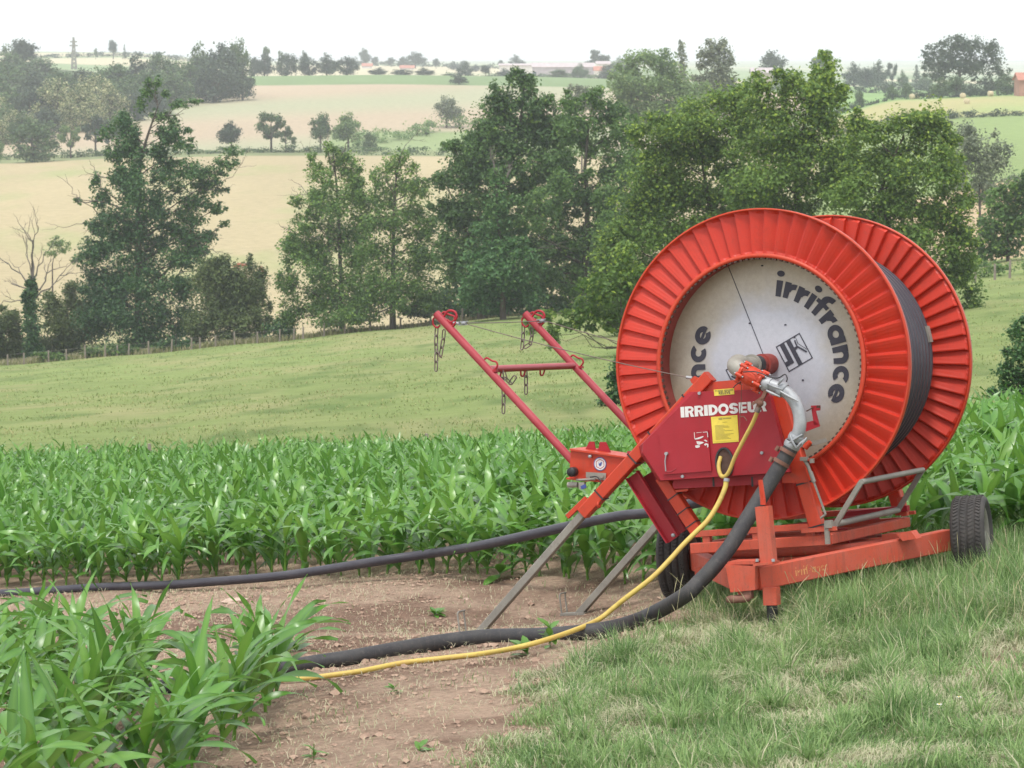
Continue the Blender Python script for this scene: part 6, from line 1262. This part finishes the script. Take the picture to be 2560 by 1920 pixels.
fc=np.array([(0,5,4),(5,1,4),(1,6,4),(6,2,4),(2,7,4),(7,3,4),(3,8,4),(8,0,4)]); Fc_=(fc[None]+(np.arange(m_c)*9)[:,None,None]).reshape(-1,3); print('clods',m_c)
o=link('soil_clods',npmesh('soil_clods',Vc.reshape(-1,3),Fc_,MT['clod'])); tag(o,'small crumbly clods of brown earth on the bare soil','soil',kind='stuff')
def stone(px,py,r,lab,sc=(1.3,1,.7)):
    P=hit(px,py,14,60); mb=MB(); mb.sphere((0,0,0),r,9,6,sc); mb.V=[tuple(np.array(v)*(1+.16*rng.normal())) for v in mb.V]; mb.S=[False]*len(mb.S); o=mb.build('stone',MT['stone']); o.location=tuple(P+np.array([0,0,r*.2])); tag(o,lab,'stone')
stone(588,1508,.085,'large pale flat stone on the soil left of the legs',(1.5,1,.5)); stone(1165,1500,.022,'small whitish pebble on the soil beside the near grey leg')
# small broad leaved weeds
def weed(px,py,h,n,lab,leafl=.09,spread=.8,leaf='maize_leaf'):
    P=hit(px,py,14,60); V=[];Fc=[];ti=[];al=[]
    for j in range(n):
        a_=rng.uniform(0,6.28); z0=h*rng.uniform(.1,1); L_=leafl*rng.uniform(.7,1.2); w=L_*.2; e=rng.uniform(.0,1.1); p=np.array([0,0,z0*.9]); d=np.array([math.cos(a_)*math.cos(e),math.sin(a_)*math.cos(e),math.sin(e)]); sd=np.array([-math.sin(a_),math.cos(a_),0]); k0=len(V)
        for t,ww in ((0,.15),(.35,1),(.7,.8),(1,.05)):
            q=p+d*L_*t-np.array([0,0,1])*L_*.35*t*t*spread; V+=[q-sd*w*ww,q+np.array([0,0,-.006*ww]),q+sd*w*ww]; ti+=[.4,.6,.4]; al+=[.15]*3
        for s in range(3): q_=k0+3*s; Fc+=[(q_,q_+1,q_+4,q_+3),(q_+1,q_+2,q_+5,q_+4)]
    k0=len(V)
    for z in (0,h): 
        for k in range(4): V.append(np.array([.003*math.cos(k*1.57),.003*math.sin(k*1.57),z])); ti.append(.5);al.append(.1)
    for k in range(4): Fc.append((k0+k,k0+(k+1)%4,k0+4+(k+1)%4,k0+4+k))
    o=link('weed',npmesh('weed',np.array(V),np.array(Fc),MT[leaf],{'tint':np.array(ti),'alt':np.array(al)},True)); o.location=tuple(P-np.array([0,0,.005])); tag(o,lab,'weed'); return o
weed(1088,1540,.06,12,'bright leafy weed alone on the soil left of the near leg',.13)
weed(785,1905,.12,9,'small dark leafy weed at the bottom beside the nearest maize',.09)
weed(1375,1625,.22,16,'leafy weed growing between the two hoses near the far leg',.14)
weed(1320,1640,.10,9,'drooping dark leafed weed lying over the yellow hose',.18)
weed(740,1630,.08,9,'flattened maize leaves trailing on the soil right of the nearest block',.25,1.2)
weed(985,1730,.05,12,'low patch of fine weed on the soil below the yellow hose',.08)
weed(1050,1880,.04,7,'dark cut leaf lying on the soil at the bottom',.12)
weed(1250,1120+330,.30,8,'short stray maize seedling before the field edge right of centre',.30)
weed(1180,1390,.28,8,'short stray maize seedling before the field edge beside the pipe',.30)
# daisies
MT['petal']=paint('white_petal',(.8,.8,.78),amount=0,rough=.6); MT['daisy_eye']=paint('yellow_eye',(.7,.5,.05),amount=0,rough=.7)
for i,(px,py,l) in enumerate(((2396,1797,'small white daisy in the grass, right of the pair at lower right'),(2347,1816,'small white daisy in the grass, left of the pair at lower right'))):
    P=hit(px,py,14,40)+np.array([0,0,.13]); r_=empty('daisy',P,l,'flower')
    b=MB()
    for k in range(10): a_=.628*k; b.add([(0,0,0),(.014*math.cos(a_-.2),.014*math.sin(a_-.2),0.001),(.018*math.cos(a_),.018*math.sin(a_),-.001),(.014*math.cos(a_+.2),.014*math.sin(a_+.2),0.001)],[(0,1,2,3)])
    b.build('petals',MT['petal'],r_); b=MB(); b.sphere((0,0,.001),.0055,8,5,(1,1,.6)); b.build('flower_centre',MT['daisy_eye'],r_); b=MB(); b.tube([(0,0,0),(.01,0,-.13)],.0012,4); b.build('stem',MT['stem'],r_)
# tall dry grass along the meadow fence and over the meadow
LM('dry_grass',(.17,.19,.07),(.30,.29,.13),(.42,.36,.24),rough=.8,trans=.3)
n=26000; pxr=rng.uniform(-80,1560,n); dr_=286-np.maximum(0,pxr-300)*.004+rng.uniform(-1,14,n); X=(pxr-1280)/F*dr_; Z=ground(X,dr_)
V,Fq,ti,al=blades(X,dr_,Z,rng.uniform(.3,1.0,n)*(.4+.6*vnoise(X,dr_,3,71)),np.full(n,.14),rng.uniform(.1,.6,n),(rng.random(n)<.45)*rng.uniform(.3,1,n),rng,.4)
o=link('dry_grass',npmesh('dry_grass',V,Fq,MT['dry_grass'],{'tint':ti,'alt':al})); tag(o,'tall greyish dry grass along the fence above the meadow','grass',kind='stuff')
LM('meadow_blade',(.18,.245,.075),(.26,.31,.11),(.42,.38,.18),rough=.8,trans=.3)
n=45000; Yb=66+(286-66)*rng.random(n)**1.6; Xb=rng.uniform(-.2,.2,n)*Yb; v=vnoise(Xb,Yb,4.5,81)*vnoise(Xb,Yb,1.6,82); k=v>.17; X,Y,v=Xb[k],Yb[k],v[k]; Z=ground(X,Y); m=len(X)
V,Fq,ti,al=blades(X,Y,Z,(.04+.15*v)*rng.uniform(.5,1.5,m),.02+.0003*Y,rng.uniform(.3,1.0,m),(rng.random(m)<.3)*rng.uniform(.2,.9,m),rng,.42-.0); 
o=link('meadow_grass',npmesh('meadow_grass',V,Fq,MT['meadow_blade'],{'tint':ti,'alt':al})); tag(o,'short tufty grass growing over the sloping meadow','grass',kind='stuff')
# ---------------------------------------------------------------- the hazy air of the valley
hz=MB(); hz.add([(x,y,z) for x in (-4600,4600) for y in (-60,9400) for z in (-170,110)],[(0,1,3,2),(4,6,7,5),(0,4,5,1),(2,3,7,6),(0,2,6,4),(1,5,7,3)])
m=D.materials.new('hazy_air'); m.use_nodes=True; n=m.node_tree; n.nodes.clear(); o_=n.nodes.new('ShaderNodeOutputMaterial'); pv=n.nodes.new('ShaderNodeVolumePrincipled')
pv.inputs['Color'].default_value=(.90,.94,1.0,1); pv.inputs['Density'].default_value=.00021; pv.inputs['Anisotropy'].default_value=.2
n.links.new(pv.outputs[0],o_.inputs['Volume'])
hz=hz.build('haze',m); tag(hz,'pale bluish summer haze in the valley air','haze',kind='stuff')
